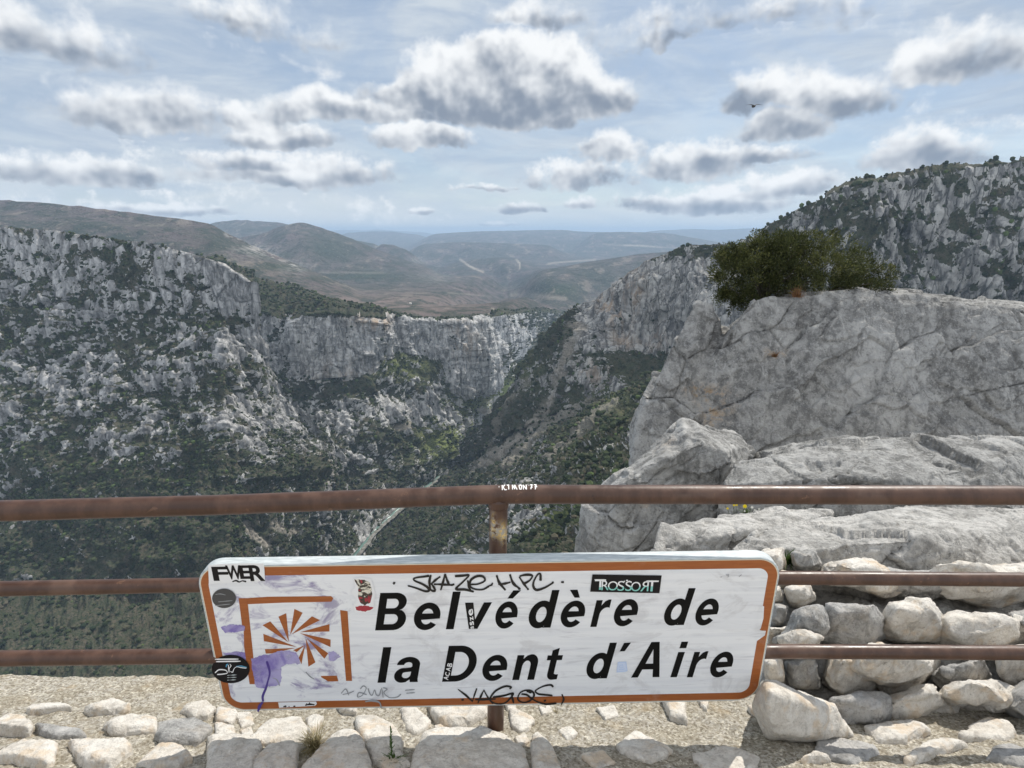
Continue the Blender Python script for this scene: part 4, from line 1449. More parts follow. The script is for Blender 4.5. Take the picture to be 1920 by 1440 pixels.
# ---------------------------------------------------------------- the sign
def sign_frame():
    yaw, tilt, roll = 2.51236062e-02, 6.69200166e-02, -5.35422125e-04
    cy, sy, ct, st, cr, sr = math.cos(yaw), math.sin(yaw), math.cos(tilt), math.sin(tilt), math.cos(roll), math.sin(roll)
    Rz = np.array([[cy, -sy, 0], [sy, cy, 0], [0, 0, 1]])
    Rx = np.array([[1, 0, 0], [0, ct, -st], [0, st, ct]])
    Ry = np.array([[cr, 0, sr], [0, 1, 0], [-sr, 0, cr]])
    M_ = Rz @ Rx @ Ry
    return np.array([6.75825258e-01, 1.28, -7.82561585e-01]), M_[:, 0], M_[:, 2], -M_[:, 1]


SO, SU, SW_, SN = sign_frame()
SH = 0.46342


def suv(px, py):
    """photograph position -> metres on the sign face (u to the right, v up, from its top right corner)"""
    r = ray(px, py)
    t = (SO @ SN) / (r @ SN)
    q = r * t[..., None] - SO
    return np.stack([q @ SU, q @ SW_], -1)


def sw(uv, h):
    uv = np.asarray(uv, float)
    return SO + uv[..., 0:1] * SU + uv[..., 1:2] * SW_ + h * SN


SL = float(suv(np.array([403.]), np.array([1250.]))[0, 0])     # left edge of the panel
SIGN = empty('road_sign', tuple(sw(np.array([SL / 2, -SH]), 0)), 'white and brown viewpoint sign covered in stickers and graffiti on the railing', 'sign')


def rrect(u0, v0, u1, v1, r, n=14):
    pts = []
    for cx, cy, a0 in ((u1 - r, v1 - r, 0), (u0 + r, v1 - r, 90), (u0 + r, v0 + r, 180), (u1 - r, v0 + r, 270)):
        for i in range(n + 1):
            a = R(a0 + 90 * i / n)
            pts.append((cx + r * math.cos(a), cy + r * math.sin(a)))
    return np.array(pts)


def flat(name, uv, h, mat, parent=None, thick=0.0):
    """flat decal lying on the sign face"""
    V = sw(np.asarray(uv, float), h)
    bm = bmesh.new()
    vs = [bm.verts.new(v) for v in V]
    f = bm.faces.new(vs)
    f.normal_update()
    if f.normal.dot(Vector(SN)) < 0:
        f.normal_flip()
    bmesh.ops.triangulate(bm, faces=[f])
    me = bpy.data.meshes.new(name)
    bm.to_mesh(me)
    bm.free()
    return keep(link(name, me, mat), parent or SIGN)


def flat_px(name, pts, h, mat, z=None, parent=None):
    return flat(name, suv(*np.array(zp(pts, z)).T), h, mat, parent)


def zp(pts, z):
    """points read in an enlargement (origin x, origin y, scale) -> photograph position"""
    if z is None:
        return pts
    return [(z[0] + x / z[2], z[1] + y / z[2]) for x, y in pts]


Z1, Z2, Z3, Z4, Z5, Z6, Z7, Z8 = [(a, b_, 6.857) for a, b_ in ((400, 1030), (400, 1190), (640, 1040), (640, 1190), (880, 1040), (880, 1190), (1220, 1030), (1220, 1190))]

M_ALU = None
m, k, b, out = material('sign_aluminium')
p = pos(k)
n = k.noise(k.vmath('MULTIPLY', p, (1, 6, 6)), 30, 4, .6)
k.set(b.inputs['Base Color'], k.mix(k.ss(n, .35, .65), (0.40, 0.44, 0.45), (0.56, 0.60, 0.60)))
b.inputs['Roughness'].default_value = 0.5
b.inputs['Specular IOR Level'].default_value = 0.5
M_ALU = m

m, k, b, out = material('sign_brown')
p = pos(k)
n = k.noise(k.vmath('MULTIPLY', p, (2, 2, 30)), 8, 4, .6)
c = k.mix(k.ss(n, .3, .7), (0.30, 0.082, 0.018), (0.37, 0.112, 0.026))
c = k.mix(k.ss(k.noise(p, 14, 5, .65), .60, .72, 0, .35), c, (0.42, 0.25, 0.18))
k.set(b.inputs['Base Color'], c)
b.inputs['Roughness'].default_value = 0.38
M_BROWN = m

m, k, b, out = material('sign_white')
p = pos(k)
sx = k.n('ShaderNodeSeparateXYZ')
k.set(sx.inputs[0], p)
n1 = k.noise(k.vmath('MULTIPLY', p, (1, 1, 1.6)), 7, 7, .66, 1.2)
n2 = k.noise(k.vmath('MULTIPLY', p, (1, 1, 9)), 9, 6, .62, .4)
band = k.noise(k.vmath('MULTIPLY', p, (0.05, 0.05, 1)), 60, 2, .5)
left = k.ss(sx.outputs[0], -0.25, -0.55)
c = k.mix(k.ss(band, .40, .60, 0, .30), (0.80, 0.81, 0.82), (0.60, 0.62, 0.66))
smg = k.math('MULTIPLY', k.ss(n1, .50, .66), k.math('MULTIPLY_ADD', left, .75, .38), clamp=True)
c = k.mix(smg, c, k.mix(left, (0.44, 0.43, 0.43), (0.30, 0.27, 0.42)))
c = k.mix(k.ss(n2, .56, .72, 0, .40), c, (0.36, 0.35, 0.38))
k.set(b.inputs['Base Color'], c)
b.inputs['Roughness'].default_value = 0.30
b.inputs['Specular IOR Level'].default_value = 0.5
M_WHITE = m
M_BLACK = mat_plain('black_lettering', (0.006, 0.006, 0.006), .5, .12)
M_INK = mat_plain('marker_ink', (0.016, 0.014, 0.013), .4, .35)
M_GREYINK = mat_plain('faded_ink', (0.30, 0.31, 0.32), .6, .2)
M_STICKW = mat_plain('white_vinyl', (0.80, 0.80, 0.80), .4, .4)
M_STICKK = mat_plain('black_vinyl', (0.010, 0.009, 0.010), .45, .2)
M_TEAL = mat_plain('teal_print', (0.25, 0.58, 0.52), .4, .4)
M_CREAM = mat_plain('cream_edge', (0.72, 0.62, 0.46), .5, .3)
M_PALEBLUE = mat_plain('pale_blue_stamp', (0.42, 0.55, 0.80), .5, .3)


def panel():
    o0 = rrect(SL, -SH, 0, 0, 0.062)
    c = o0.mean(0)
    loops = [(o0, -0.030), (o0, -0.004), (o0 + (c - o0) * np.array([0.0016, 0.005]), -0.0012), (o0 + (c - o0) * np.array([0.0035, 0.011]), 0.0)]
    V = np.concatenate([sw(l, h) for l, h in loops])
    n = len(o0)
    F_ = []
    for i in range(len(loops) - 1):
        for j in range(n):
            k2 = (j + 1) % n
            F_.append((i * n + j, i * n + k2, (i + 1) * n + k2, (i + 1) * n + j))
    F_.append(tuple(range((len(loops) - 1) * n, len(loops) * n)))
    F_.append(tuple(reversed(range(n))))
    me = bpy.data.meshes.new('panel')
    me.from_pydata([tuple(v) for v in V], [], F_)
    me.update()
    return keep(link('panel', me, M_ALU), SIGN)


PANEL = panel()
# clamps that hold the panel to the post
for v in (-0.10, -0.36):
    u = float(suv(np.array([931.]), np.array([1180.]))[0, 0])
    bm = bmesh.new()
    for a in (-.05, .05):
        pass
    r_ = bmesh.ops.create_cube(bm, size=1)
    for vv in bm.verts:
        q = sw(np.array([u + vv.co.x * .10, v + vv.co.z * .035]), -0.0395 + vv.co.y * -0.018)
        vv.co = Vector(q)
    me = bpy.data.meshes.new('clamp')
    bmesh.ops.recalc_face_normals(bm, faces=bm.faces[:])
    bm.to_mesh(me)
    bm.free()
    keep(link('clamp', me, M_ALU), SIGN)

GAP = 0.0075
flat('edge_line', rrect(SL + GAP - .0022, -SH + GAP - .0022, -GAP + .0022, -GAP + .0022, 0.0545), 0.0004, M_CREAM)
flat('border', rrect(SL + GAP, -SH + GAP, -GAP, -GAP, 0.0525), 0.0008, M_BROWN)
# white field; the right border is partly covered by peeled white film
IN = 0.0315
fl = rrect(SL + .026, -SH + IN, -.0315, -IN, 0.028)
flat('face', fl, 0.0012, M_WHITE)
flat_px('peeled_film', [(1418, 720), (1455, 726), (1447, 880), (1412, 1010), (1390, 1040), (1350, 1050), (1380, 800)], 0.0016, M_WHITE, Z7)
flat_px('peeled_film', [(1380, 1030), (1430, 1040), (1478, 1042), (1465, 1100), (1350, 1182), (1330, 1150), (1350, 1050)], 0.0016, M_WHITE, Z7)


# ---- lettering, each glyph fitted where it stands on the panel
def glyph(ch, u0, v0, u1, v1, shear=0.0, bold=0.0, mirror=False, rot=0):
    cu = bpy.data.curves.new('g', 'FONT')
    cu.body = ch
    cu.shear = shear
    cu.offset = bold
    cu.resolution_u = 8
    ob = bpy.data.objects.new('g', cu)
    COL.objects.link(ob)
    dg = bpy.context.evaluated_depsgraph_get()
    me = ob.evaluated_get(dg).to_mesh()
    V = np.array([v.co[:2] for v in me.vertices])
    F_ = [tuple(p_.vertices) for p_ in me.polygons]
    ob.evaluated_get(dg).to_mesh_clear()
    bpy.data.objects.remove(ob)
    bpy.data.curves.remove(cu)
    if mirror:
        V[:, 0] *= -1
        F_ = [tuple(reversed(f)) for f in F_]
    if rot:
        a = R(rot)
        V = V @ np.array([[math.cos(a), math.sin(a)], [-math.sin(a), math.cos(a)]])
    lo, hi = V.min(0), V.max(0)
    V = (V - lo) / (hi - lo)
    V = np.array([u0, v0]) + V * np.array([u1 - u0, v1 - v0])
    return V, F_


def lettering(name, items, h, mat, shear=0.0, bold=0.0, parent=None):
    """items: (text, left x, right x, top y, bottom y [, mirror [, rotation]]) in photograph positions"""
    VV, FF = [], []
    n = 0
    for it in items:
        ch, x0, x1, yt, yb = it[:5]
        a = suv(np.array([x0, x1, (x0 + x1) / 2, (x0 + x1) / 2]), np.array([yb, yt, yt, yb]))
        V, F_ = glyph(ch, a[0, 0], a[3, 1], a[1, 0], a[2, 1], shear, bold, *(it[5:]))
        VV.append(sw(V, h))
        FF += [tuple(i + n for i in f) for f in F_]
        n += len(V)
    me = bpy.data.meshes.new(name)
    me.from_pydata([tuple(v) for v in np.concatenate(VV)], [], FF)
    me.update()
    return keep(link(name, me, mat), parent or SIGN)


def arc(cx, cy, rx, ry, a0, a1, n=14):
    return [(cx + rx * math.cos(R(a0 + (a1 - a0) * i / n)), cy + ry * math.sin(R(a0 + (a1 - a0) * i / n))) for i in range(n + 1)]


def rect(x0, y0, x1, y1):
    return [(x0, y0), (x1, y0), (x1, y1), (x0, y1)]


_E = [[(1.0, .415)] + arc(.5, .5, .5, .52, 0, 337) [0:0] + arc(.5, .5, .5, .52, 8, 322, 30) + [(.655, .30)] + arc(.5, .48, .225, .28, 318, 192, 12) + [(.275, .415)],
      arc(.5, .53, .225, .265, 18, 162, 12)]
GLYPHS = {      # upright outlines, x-height 1: lists of closed loops, inner loops are counters
    'l': [rect(0, 0, .29, 1.4)],
    'i': [rect(0, 0, .29, 1.0), rect(0, 1.15, .29, 1.4)],
    'v': [[(0, 1), (.31, 1), (.5, .36), (.70, 1), (1.0, 1), (.66, 0), (.34, 0)]],
    'e': _E,
    'é': _E + [[(.40, 1.13), (.60, 1.43), (.95, 1.43), (.64, 1.13)]],
    'è': _E + [[(.12, 1.43), (.44, 1.43), (.62, 1.13), (.40, 1.13)]],
    'd': [arc(.47, .5, .47, .52, 62, 298, 26) + [(.68, .10), (.68, 0), (.97, 0), (.97, 1.4), (.68, 1.4), (.68, .90)], arc(.48, .5, .20, .29, 0, 360, 24)[:-1]],
    'n': [[(0, 0), (.29, 0)] + [(.29, .58)] + arc(.465, .58, .165, .20, 165, 0, 10) + [(.63, 0), (.92, 0), (.92, .66)] + arc(.60, .66, .32, .37, 0, 95, 10) + [(.42, .985), (.28, .85), (.28, 1.0), (0, 1.0)]],
    'r': [[(0, 0), (.29, 0), (.29, .50)] + arc(.58, .46, .29, .27, 172, 80, 8) + [(.68, .71), (.68, 1.02), (.56, 1.02), (.42, .96), (.28, .80), (.28, 1.0), (0, 1.0)]],
    't': [[(0, .80), (.17, .80), (.17, .24)] + arc(.42, .22, .25, .24, 180, 275, 8) + [(.66, 0.0), (.66, .21), (.55, .205), (.47, .23), (.46, .30), (.46, .80), (.68, .80), (.68, 1.0), (.46, 1.0), (.46, 1.30), (.17, 1.20), (.17, 1.0), (0, 1.0)]],
    'a': [[(.04, .70), (.31, .70)] + arc(.46, .70, .155, .11, 170, 20, 8) + [(.62, .64), (.58, .60), (.36, .575)] + arc(.32, .28, .32, .30, 88, 270, 16) + [(.46, .0), (.60, .11), (.63, 0), (.93, 0), (.90, .12), (.90, .70)] + arc(.47, .70, .43, .32, 0, 180, 16),
          [(.61, .43), (.61, .36)] + arc(.44, .31, .165, .145, -10, -150, 10) + [(.285, .30), (.31, .385), (.40, .41)]],
    'D': [[(0, 0), (.48, 0)] + arc(.46, .70, .70, .70, -88, 88, 24) + [(0, 1.4)], [(.29, .24), (.45, .24)] + arc(.45, .70, .42, .46, -88, 88, 20) + [(.29, 1.16)]],
    'B': [[(0, 0), (.66, 0)] + arc(.66, .405, .44, .405, -85, 60, 12) + [(.80, .76)] + arc(.60, 1.05, .43, .35, -45, 90, 12) + [(0, 1.4)],
          [(.29, .23), (.60, .23)] + arc(.60, .42, .19, .19, -85, 85, 10) + [(.29, .61)], [(.29, .83), (.58, .83)] + arc(.57, 1.005, .17, .175, -85, 85, 10) + [(.29, 1.18)]],
    'A': [[(0, 0), (.31, 0), (.41, .32), (.90, .32), (.99, 0), (1.31, 0), (.84, 1.4), (.47, 1.4)], [(.485, .55), (.83, .55), (.655, 1.12)]],
}


def outline_glyph(ch, shear):
    cu = bpy.data.curves.new('g', 'CURVE')
    cu.dimensions = '2D'
    cu.fill_mode = 'BOTH'
    for lp in GLYPHS[ch]:
        sp = cu.splines.new('POLY')
        sp.points.add(len(lp) - 1)
        for q, (x, y) in zip(sp.points, lp):
            q.co = (x + shear * y, y, 0, 1)
        sp.use_cyclic_u = True
    ob = bpy.data.objects.new('g', cu)
    COL.objects.link(ob)
    dg = bpy.context.evaluated_depsgraph_get()
    me = ob.evaluated_get(dg).to_mesh()
    V = np.array([v.co[:2] for v in me.vertices])
    F_ = [tuple(p_.vertices) for p_ in me.polygons]
    ob.evaluated_get(dg).to_mesh_clear()
    bpy.data.objects.remove(ob)
    bpy.data.curves.remove(cu)
    return V, F_


def sign_text(items, h, mat):
    """one mesh per word"""
    for word in items:
        VV, FF = [], []
        n = 0
        for ch, x0, x1, yt, yb in word:
            a = suv(np.array([x0, x1, (x0 + x1) / 2, (x0 + x1) / 2]), np.array([yb, yt, yt, yb]))
            V, F_ = outline_glyph(ch, 0.225)
            lo, hi = V.min(0), V.max(0)
            V = np.array([a[0, 0], a[3, 1]]) + (V - lo) / (hi - lo) * np.array([a[1, 0] - a[0, 0], a[2, 1] - a[3, 1]])
            P_ = sw(V, h)
            for f in F_:
                f = list(f)
                nn = np.cross(P_[f[1]] - P_[f[0]], P_[f[2]] - P_[f[0]])
                FF.append(tuple(i + n for i in (f if nn @ SN > 0 else f[::-1])))
            VV.append(P_)
            n += len(V)
        me = bpy.data.meshes.new('lettering')
        me.from_pydata([tuple(v) for v in np.concatenate(VV)], [], FF)
        me.update()
        keep(link('lettering', me, mat), SIGN)


sign_text([
    [('B', 703.5, 762, 1110.7, 1180.7), ('e', 777.5, 825, 1129, 1180.5), ('l', 836, 864, 1108.5, 1178.8), ('v', 873.5, 922.5, 1128.8, 1178), ('é', 929, 977, 1106.3, 1177.6),
     ('d', 991, 1049, 1105.8, 1177), ('è', 1050.5, 1099, 1105, 1175.5), ('r', 1106.5, 1146.5, 1123.5, 1174.3), ('e', 1149.5, 1197.8, 1122.5, 1173.3)],
    [('d', 1243, 1304, 1102.3, 1172), ('e', 1301.3, 1349.7, 1121.5, 1171.8)],
    [('l', 708, 734, 1212.6, 1279), ('a', 740, 787.2, 1230.8, 1279)],
    [('D', 828.8, 893.4, 1209.7, 1276.8), ('e', 904.8, 951.2, 1227, 1275.8), ('n', 960.3, 1009.2, 1226, 1273.8), ('t', 1024, 1056, 1214, 1273.5)],
    [('d', 1098.5, 1156.5, 1204.5, 1272)],
    [('A', 1183, 1243, 1203, 1269), ('i', 1256.5, 1290, 1202.5, 1268.6), ('r', 1287.3, 1328, 1220.5, 1268.6), ('e', 1329, 1377, 1221, 1269)]], 0.0018, M_BLACK)
flat_px('apostrophe', [(1170, 1204.5), (1183, 1203.8), (1171, 1220), (1161.5, 1220.5)], 0.0018, M_BLACK)

# ---- emblem: brown square frame round a swirl of rays
EMB = flat_px('emblem_frame', [(328, 622), (440, 622), (518, 1380), (536, 1727), (470, 1727), (398, 1240), (395, 1050), (372, 960)], 0.0017, M_BROWN, Z1)
flat_px('emblem_frame', [(440, 622), (700, 604), (1515, 596), (1545, 622), (1520, 668), (900, 680), (440, 700)], 0.0017, M_BROWN, Z1)
flat_px('emblem_frame', [(1632, 775), (1728, 790), (1785, 1685), (1708, 1685)], 0.0017, M_BROWN, Z1)
flat_px('emblem_frame', [(1365, 1622), (1590, 1618), (1610, 1690), (1480, 1692)], 0.0017, M_BROWN, Z1)
RAYS = [[(840, 860), (940, 815), (975, 1185)], [(1045, 760), (1150, 810), (990, 1095)], [(1270, 855), (1375, 905), (1005, 1090)], [(1495, 955), (1495, 1050), (1115, 1060)],
        [(1510, 1155), (1508, 1250), (1110, 1070)], [(1480, 1330), (1430, 1400), (1200, 1135)], [(1315, 1447), (1225, 1502), (1190, 1137)], [(1100, 1387), (1135, 1472), (1185, 1217)],
        [(1030, 1290), (1075, 1315), (1180, 1225)], [(665, 1278), (678, 1335), (760, 1330), (1060, 1262)], [(645, 1080), (655, 1175), (1075, 1250)], [(635, 970), (735, 920), (970, 1190)]]
for t in RAYS:
    flat_px('emblem_ray', t, 0.0017, M_BROWN, Z1)

# ---- purple paint smear and torn pale film over the emblem
m, k, b, out = material('purple_smear')
p = pos(k)
n1 = k.noise(p, 16, 6, .65, .6)
k.set(b.inputs['Base Color'], k.mix(k.ss(n1, .35, .62), (0.20, 0.15, 0.44), (0.42, 0.38, 0.62)))
b.inputs['Roughness'].default_value = .5
tr = k.n('ShaderNodeBsdfTransparent')
mx = k.n('ShaderNodeMixShader')
k.set(mx.inputs[0], k.ss(k.noise(p, 11, 6, .7, .4), .30, .52, .30, .92))
m.node_tree.links.new(tr.outputs[0], mx.inputs[1])
m.node_tree.links.new(b.outputs[0], mx.inputs[2])
m.node_tree.links.new(mx.outputs[0], out.inputs[0])
M_PURPLE = m
M_DRIP = mat_plain('purple_drip', (0.075, 0.045, 0.24), .4, .4)


def ragged(pts, z, amp, seed):
    a = np.array(zp(pts, z), float)
    out_ = []
    for i in range(len(a)):
        b0, b1 = a[i], a[(i + 1) % len(a)]
        n_ = max(2, int(np.hypot(*(b1 - b0)) / 2.0))
        for j in range(n_):
            out_.append(b0 + (b1 - b0) * j / n_)
    out_ = np.array(out_)
    w = fbm(np.stack([out_[:, 0] / 5, out_[:, 1] / 5, np.full(len(out_), seed * 3.3)], -1), 3)
    w2 = fbm(np.stack([out_[:, 0] / 5, out_[:, 1] / 5, np.full(len(out_), seed * 3.3 + 50)], -1), 3)
    return out_ + amp * np.stack([w, w2], -1)


flat('torn_film', suv(*ragged([(870, 440), (900, 405), (1000, 375), (1080, 400), (1180, 480), (1290, 525), (1370, 520), (1480, 600), (1640, 690), (1430, 760), (900, 800), (600, 830), (640, 700), (850, 640)], Z2, 3.0, 2).T), 0.0021, M_STICKW).data.materials[0] = M_WHITE
flat('paint_smear', suv(*ragged([(490, 300), (600, 262), (720, 250), (840, 205), (980, 195), (1075, 230), (1105, 300), (1130, 372), (1060, 365), (960, 370), (880, 410), (872, 480), (880, 580), (850, 640), (720, 660), (620, 690), (550, 660), (535, 590), (505, 430)], Z2, 3.5, 4).T), 0.0023, M_PURPLE)
flat('paint_smear', suv(*ragged([(1480, 215), (1550, 200), (1640, 270), (1560, 330), (1490, 320)], Z2, 3, 7).T), 0.0023, M_PURPLE)
flat('paint_smear', suv(*ragged([(100, 985), (240, 955), (400, 975), (415, 1030), (300, 1060), (160, 1065)], Z1, 3, 9).T), 0.0023, M_PURPLE)
flat('paint_smear', suv(*ragged([(120, 230), (300, 210), (440, 225), (500, 300), (530, 600), (490, 625), (450, 400)], Z2, 3, 12).T), 0.0016, M_PURPLE)


# ---- pen strokes
def strokes(name, lines, wpx, h, mat, z=None, taper=0.35, parent=None, smooth=True):
    VV, FF = [], []
    n = 0
    for ln in lines:
        w = wpx
        if isinstance(ln, tuple) and isinstance(ln[0], list):
            ln, w = ln
        a = np.array(zp(ln, z), float)
        if len(a) > 2 and smooth:                      # Catmull-Rom through the points
            q = np.concatenate([[2 * a[0] - a[1]], a, [2 * a[-1] - a[-2]]])
            pts = []
            for i in range(len(a) - 1):
                p0, p1, p2, p3 = q[i:i + 4]
                for t in np.linspace(0, 1, 10, endpoint=False):
                    pts.append(.5 * (2 * p1 + (p2 - p0) * t + (2 * p0 - 5 * p1 + 4 * p2 - p3) * t * t + (3 * p1 - p0 - 3 * p2 + p3) * t ** 3))
            pts.append(a[-1])
            a = np.array(pts)
        elif len(a) == 2:
            a = a[0] + (a[1] - a[0]) * np.linspace(0, 1, 8)[:, None]
        d = np.gradient(a, axis=0)
        d /= np.linalg.norm(d, axis=1)[:, None] + 1e-9
        nn = np.stack([-d[:, 1], d[:, 0]], -1)
        s = np.linspace(0, 1, len(a))
        ww = w / 2 * (1 - taper * 0.5 + taper * np.sin(s * 9 + len(ln)) * .5)
        ww[0] *= .6
        ww[-1] *= .6
        ww = ww[:, None]
        L_, R_ = a + nn * ww, a - nn * ww
        V = np.concatenate([sw(suv(*L_.T), h), sw(suv(*R_.T), h)])
        m_ = len(a)
        FF += [(n + i, n + i + 1, n + m_ + i + 1, n + m_ + i) for i in range(m_ - 1)]
        VV.append(V)
        n += len(V)
        h += 0.00002
    me = bpy.data.meshes.new(name)
    me.from_pydata([tuple(v) for v in np.concatenate(VV)], [], FF)
    me.update()
    return keep(link(name, me, mat), parent or SIGN)


strokes('graffiti', [[(855, 390), (960, 420), (1080, 462), (1130, 450), (1110, 412), (1040, 368), (950, 330), (932, 302), (980, 285), (1080, 272), (1130, 262)],
                     [(1152, 252), (1135, 330), (1140, 400), (1150, 440), (1180, 458), (1215, 452)], [(1275, 272), (1210, 320), (1155, 372)], [(1160, 365), (1190, 410), (1215, 452)],
                     [(1335, 238), (1310, 340), (1278, 450)], [(1335, 238), (1365, 330), (1395, 380), (1455, 372)], [(1190, 372), (1300, 375), (1440, 385)],
                     [(1460, 268), (1560, 262), (1640, 258), (1560, 345), (1475, 432), (1590, 440), (1705, 468)],
                     [(1625, 320), (1640, 400), (1665, 455)], [(1660, 375), (1760, 368), (1845, 325), (1820, 272), (1740, 270), (1665, 320), (1655, 395), (1720, 435), (1820, 438), (1900, 395)]], 4.8, 0.0026, M_INK, Z3)
strokes('graffiti', [([(668, 350), (692, 366)], 6)], 6, 0.0026, M_INK, Z3)
strokes('graffiti', [([(350, 255), (385, 350), (465, 450)], 5.5), ([(520, 245), (565, 360), (650, 430)], 5.5), [(372, 372), (450, 365), (530, 345)], ([(640, 275), (695, 360), (755, 438)], 4.5),
                     [(645, 268), (730, 250), (808, 262), (775, 322), (690, 372)], [(915, 328), (912, 245), (880, 245), (830, 330), (822, 400), (865, 445), (970, 415), (1080, 350)],
                     ([(1178, 345), (1215, 345)], 4.5), ([(250, 395), (285, 380), (300, 352)], 4), ([(625, 430), (660, 430)], 4.5), ([(740, 438), (765, 430)], 4.5), ([(1060, 352), (1085, 346)], 4.5)], 4.8, 0.0026, M_INK, Z5)
strokes('graffiti', [[(1500, 692), (1600, 768), (1688, 848), (1710, 770), (1742, 682)], [(1755, 872), (1795, 780), (1832, 705), (1880, 790), (1950, 880)], [(1720, 826), (1820, 824), (1985, 818)], [(1545, 832), (1575, 822)]], 4.4, 0.0026, M_INK, Z4, smooth=False)
strokes('graffiti', [[(518, 690), (535, 664), (460, 655), (350, 705), (285, 775), (270, 835), (345, 878), (450, 872), (520, 815), (562, 745), (440, 775), (300, 795)], ([(540, 745), (570, 872)], 4.2),
                     [(650, 852), (622, 810), (655, 735), (735, 705), (805, 718), (832, 770), (785, 835), (710, 862), (650, 852)], [(668, 752), (740, 765), (800, 812), (870, 850), (980, 884), (1120, 872)], [(735, 718), (800, 740)],
                     [(1080, 662), (1040, 636), (940, 658), (850, 712), (885, 752), (960, 762), (1070, 772)], [(955, 846), (985, 834)], [(1188, 755), (1212, 820), (1180, 890)]], 3.9, 0.0026, M_INK, Z6)
strokes('faded_graffiti', [[(245, 690), (285, 650), (322, 682), (270, 770), (212, 790), (232, 735), (330, 762)], [(345, 680), (370, 750), (400, 768), (430, 700), (452, 762), (490, 768), (512, 690)],
                           [(520, 672), (532, 740), (540, 800)], [(538, 672), (590, 690), (550, 735), (620, 798), (720, 792), (770, 752)], [(820, 706), (945, 696)], [(835, 742), (948, 736)],
                           [(0, 745), (60, 690), (100, 770)], [(20, 760), (100, 742), (165, 715)], ([(310, 850), (400, 838), (490, 860), (515, 930)], 4)], 2.2, 0.0026, M_GREYINK, Z4)
strokes('paint_drip', [([(690, 330), (722, 430), (728, 500), (705, 590), (680, 680), (640, 780), (645, 850)], 4.5), ([(640, 855), (600, 910), (580, 980)], 6)], 4.5, 0.0027, M_DRIP, Z2)
strokes('paint_drip', [([(770, 545), (820, 570), (860, 650)], 2), ], 2, 0.0027, M_GREYINK, Z2)
strokes('paint_drip', [([(1190, 470), (1250, 530), (1300, 560)], 2.5)], 2, 0.0027, M_GREYINK, Z2)

# ---- stickers
STK = flat_px('sticker', [(-60, 195), (100, 180), (400, 172), (652, 172), (662, 240), (672, 395), (560, 408), (420, 410), (250, 420), (100, 425), (-50, 440)], 0.0029, M_STICKW, Z1)
lettering('sticker_print', [('F', 402, 427, 1061, 1087.5), ('W', 427.5, 451.5, 1058.5, 1085), ('E', 452, 469.5, 1058.5, 1084), ('R', 471, 494, 1058, 1088)], 0.0032, M_STICKK, 0.0, 0.03, STK)
strokes('sticker_print', [[(250, 405), (300, 392), (340, 408), (380, 395), (430, 405)]], 3.2, 0.0032, M_STICKK, Z1, parent=STK)


def ellipse_px(cx, cy, rx, ry, n=48):
    a = np.linspace(0, 2 * math.pi, n, endpoint=False)
    return [(cx + rx * math.cos(t), cy + ry * math.sin(t)) for t in a]


S2 = flat_px('sticker', ellipse_px(421, 1120.5, 22.3, 18.2), 0.0029, mat_plain('charcoal_vinyl', (0.055, 0.056, 0.06), .35, .5))
strokes('sticker_print', [[(410, 1127), (437, 1124.5)], [(404, 1134), (433, 1131)], [(405, 1113), (414, 1112), (424, 1114)]], 1.6, 0.0031, M_GREYINK, parent=S2)
S3 = flat_px('sticker', ellipse_px(433.5, 1252.8, 35.5, 26.6), 0.0029, M_STICKK)
strokes('sticker_print', [[(404, 1234.5), (448, 1234)], [(404, 1238.8), (452, 1238)]], 2.6, 0.0031, M_STICKW, parent=S3, taper=.1)
strokes('sticker_print', [([(404, 1260), (412, 1254), (424, 1255), (427, 1260), (420, 1262), (408, 1263)], 2.2), ([(429, 1245), (430, 1252), (430.5, 1259)], 2.4), [(430.5, 1252), (434, 1247), (432, 1243)],
                          [(433, 1257), (437, 1258.5), (440, 1252), (445, 1248.5), (453, 1250), (463, 1251)]], 1.6, 0.0031, M_STICKW, parent=S3)
M_BLUEP = mat_plain('blue_print', (0.10, 0.34, 0.52), .4, .4)
for q in (([(444, 1247.5), (453, 1247), (464, 1249.5)], 2.0), ([(425, 1249), (426, 1245), (429, 1243)], 2.4)):
    strokes('sticker_print', [q], 2, 0.0033, M_BLUEP, parent=S3)
strokes('sticker_print', [[(427, 1264.5), (445, 1263.5)], [(427, 1268.8), (445, 1268)], [(427, 1273.5), (444, 1272.7)]], 2.0, 0.0031, mat_plain('grey_print', (0.42, 0.46, 0.46), .5, .3), parent=S3, taper=.8)

S4 = flat_px('sticker', [(535, 145), (996, 152), (981, 270), (520, 260)], 0.0029, M_STICKK, (960, 1035, 3.556))
TR = [('T', 548, 626, 180, 246), ('R', 594, 646, 186, 248), ('O', 636, 706, 190, 250), ('S', 700, 750, 188, 253), ('S', 752, 800, 188, 254), ('O', 790, 858, 194, 256), ('R', 852, 912, 190, 256, True), ('T', 886, 976, 186, 257)]
lettering('sticker_print', [(c_[0], 960 + c_[1] / 3.556, 960 + c_[2] / 3.556, 1035 + c_[3] / 3.556, 1035 + c_[4] / 3.556, *c_[5:]) for c_ in TR], 0.0031, M_STICKW, 0, 0.0, S4)
for q in ([(548, 178), (626, 179)], [(896, 186), (978, 187)]):
    strokes('sticker_print', [q], 1.3, 0.0032, M_STICKW, (960, 1035, 3.556), parent=S4, taper=0)
strokes('sticker_print', [[(758, 184), (772, 184)], [(744, 190), (752, 190)], [(778, 190), (786, 190)]], 2.2, 0.0032, M_STICKW, (960, 1035, 3.556), parent=S4, taper=0)
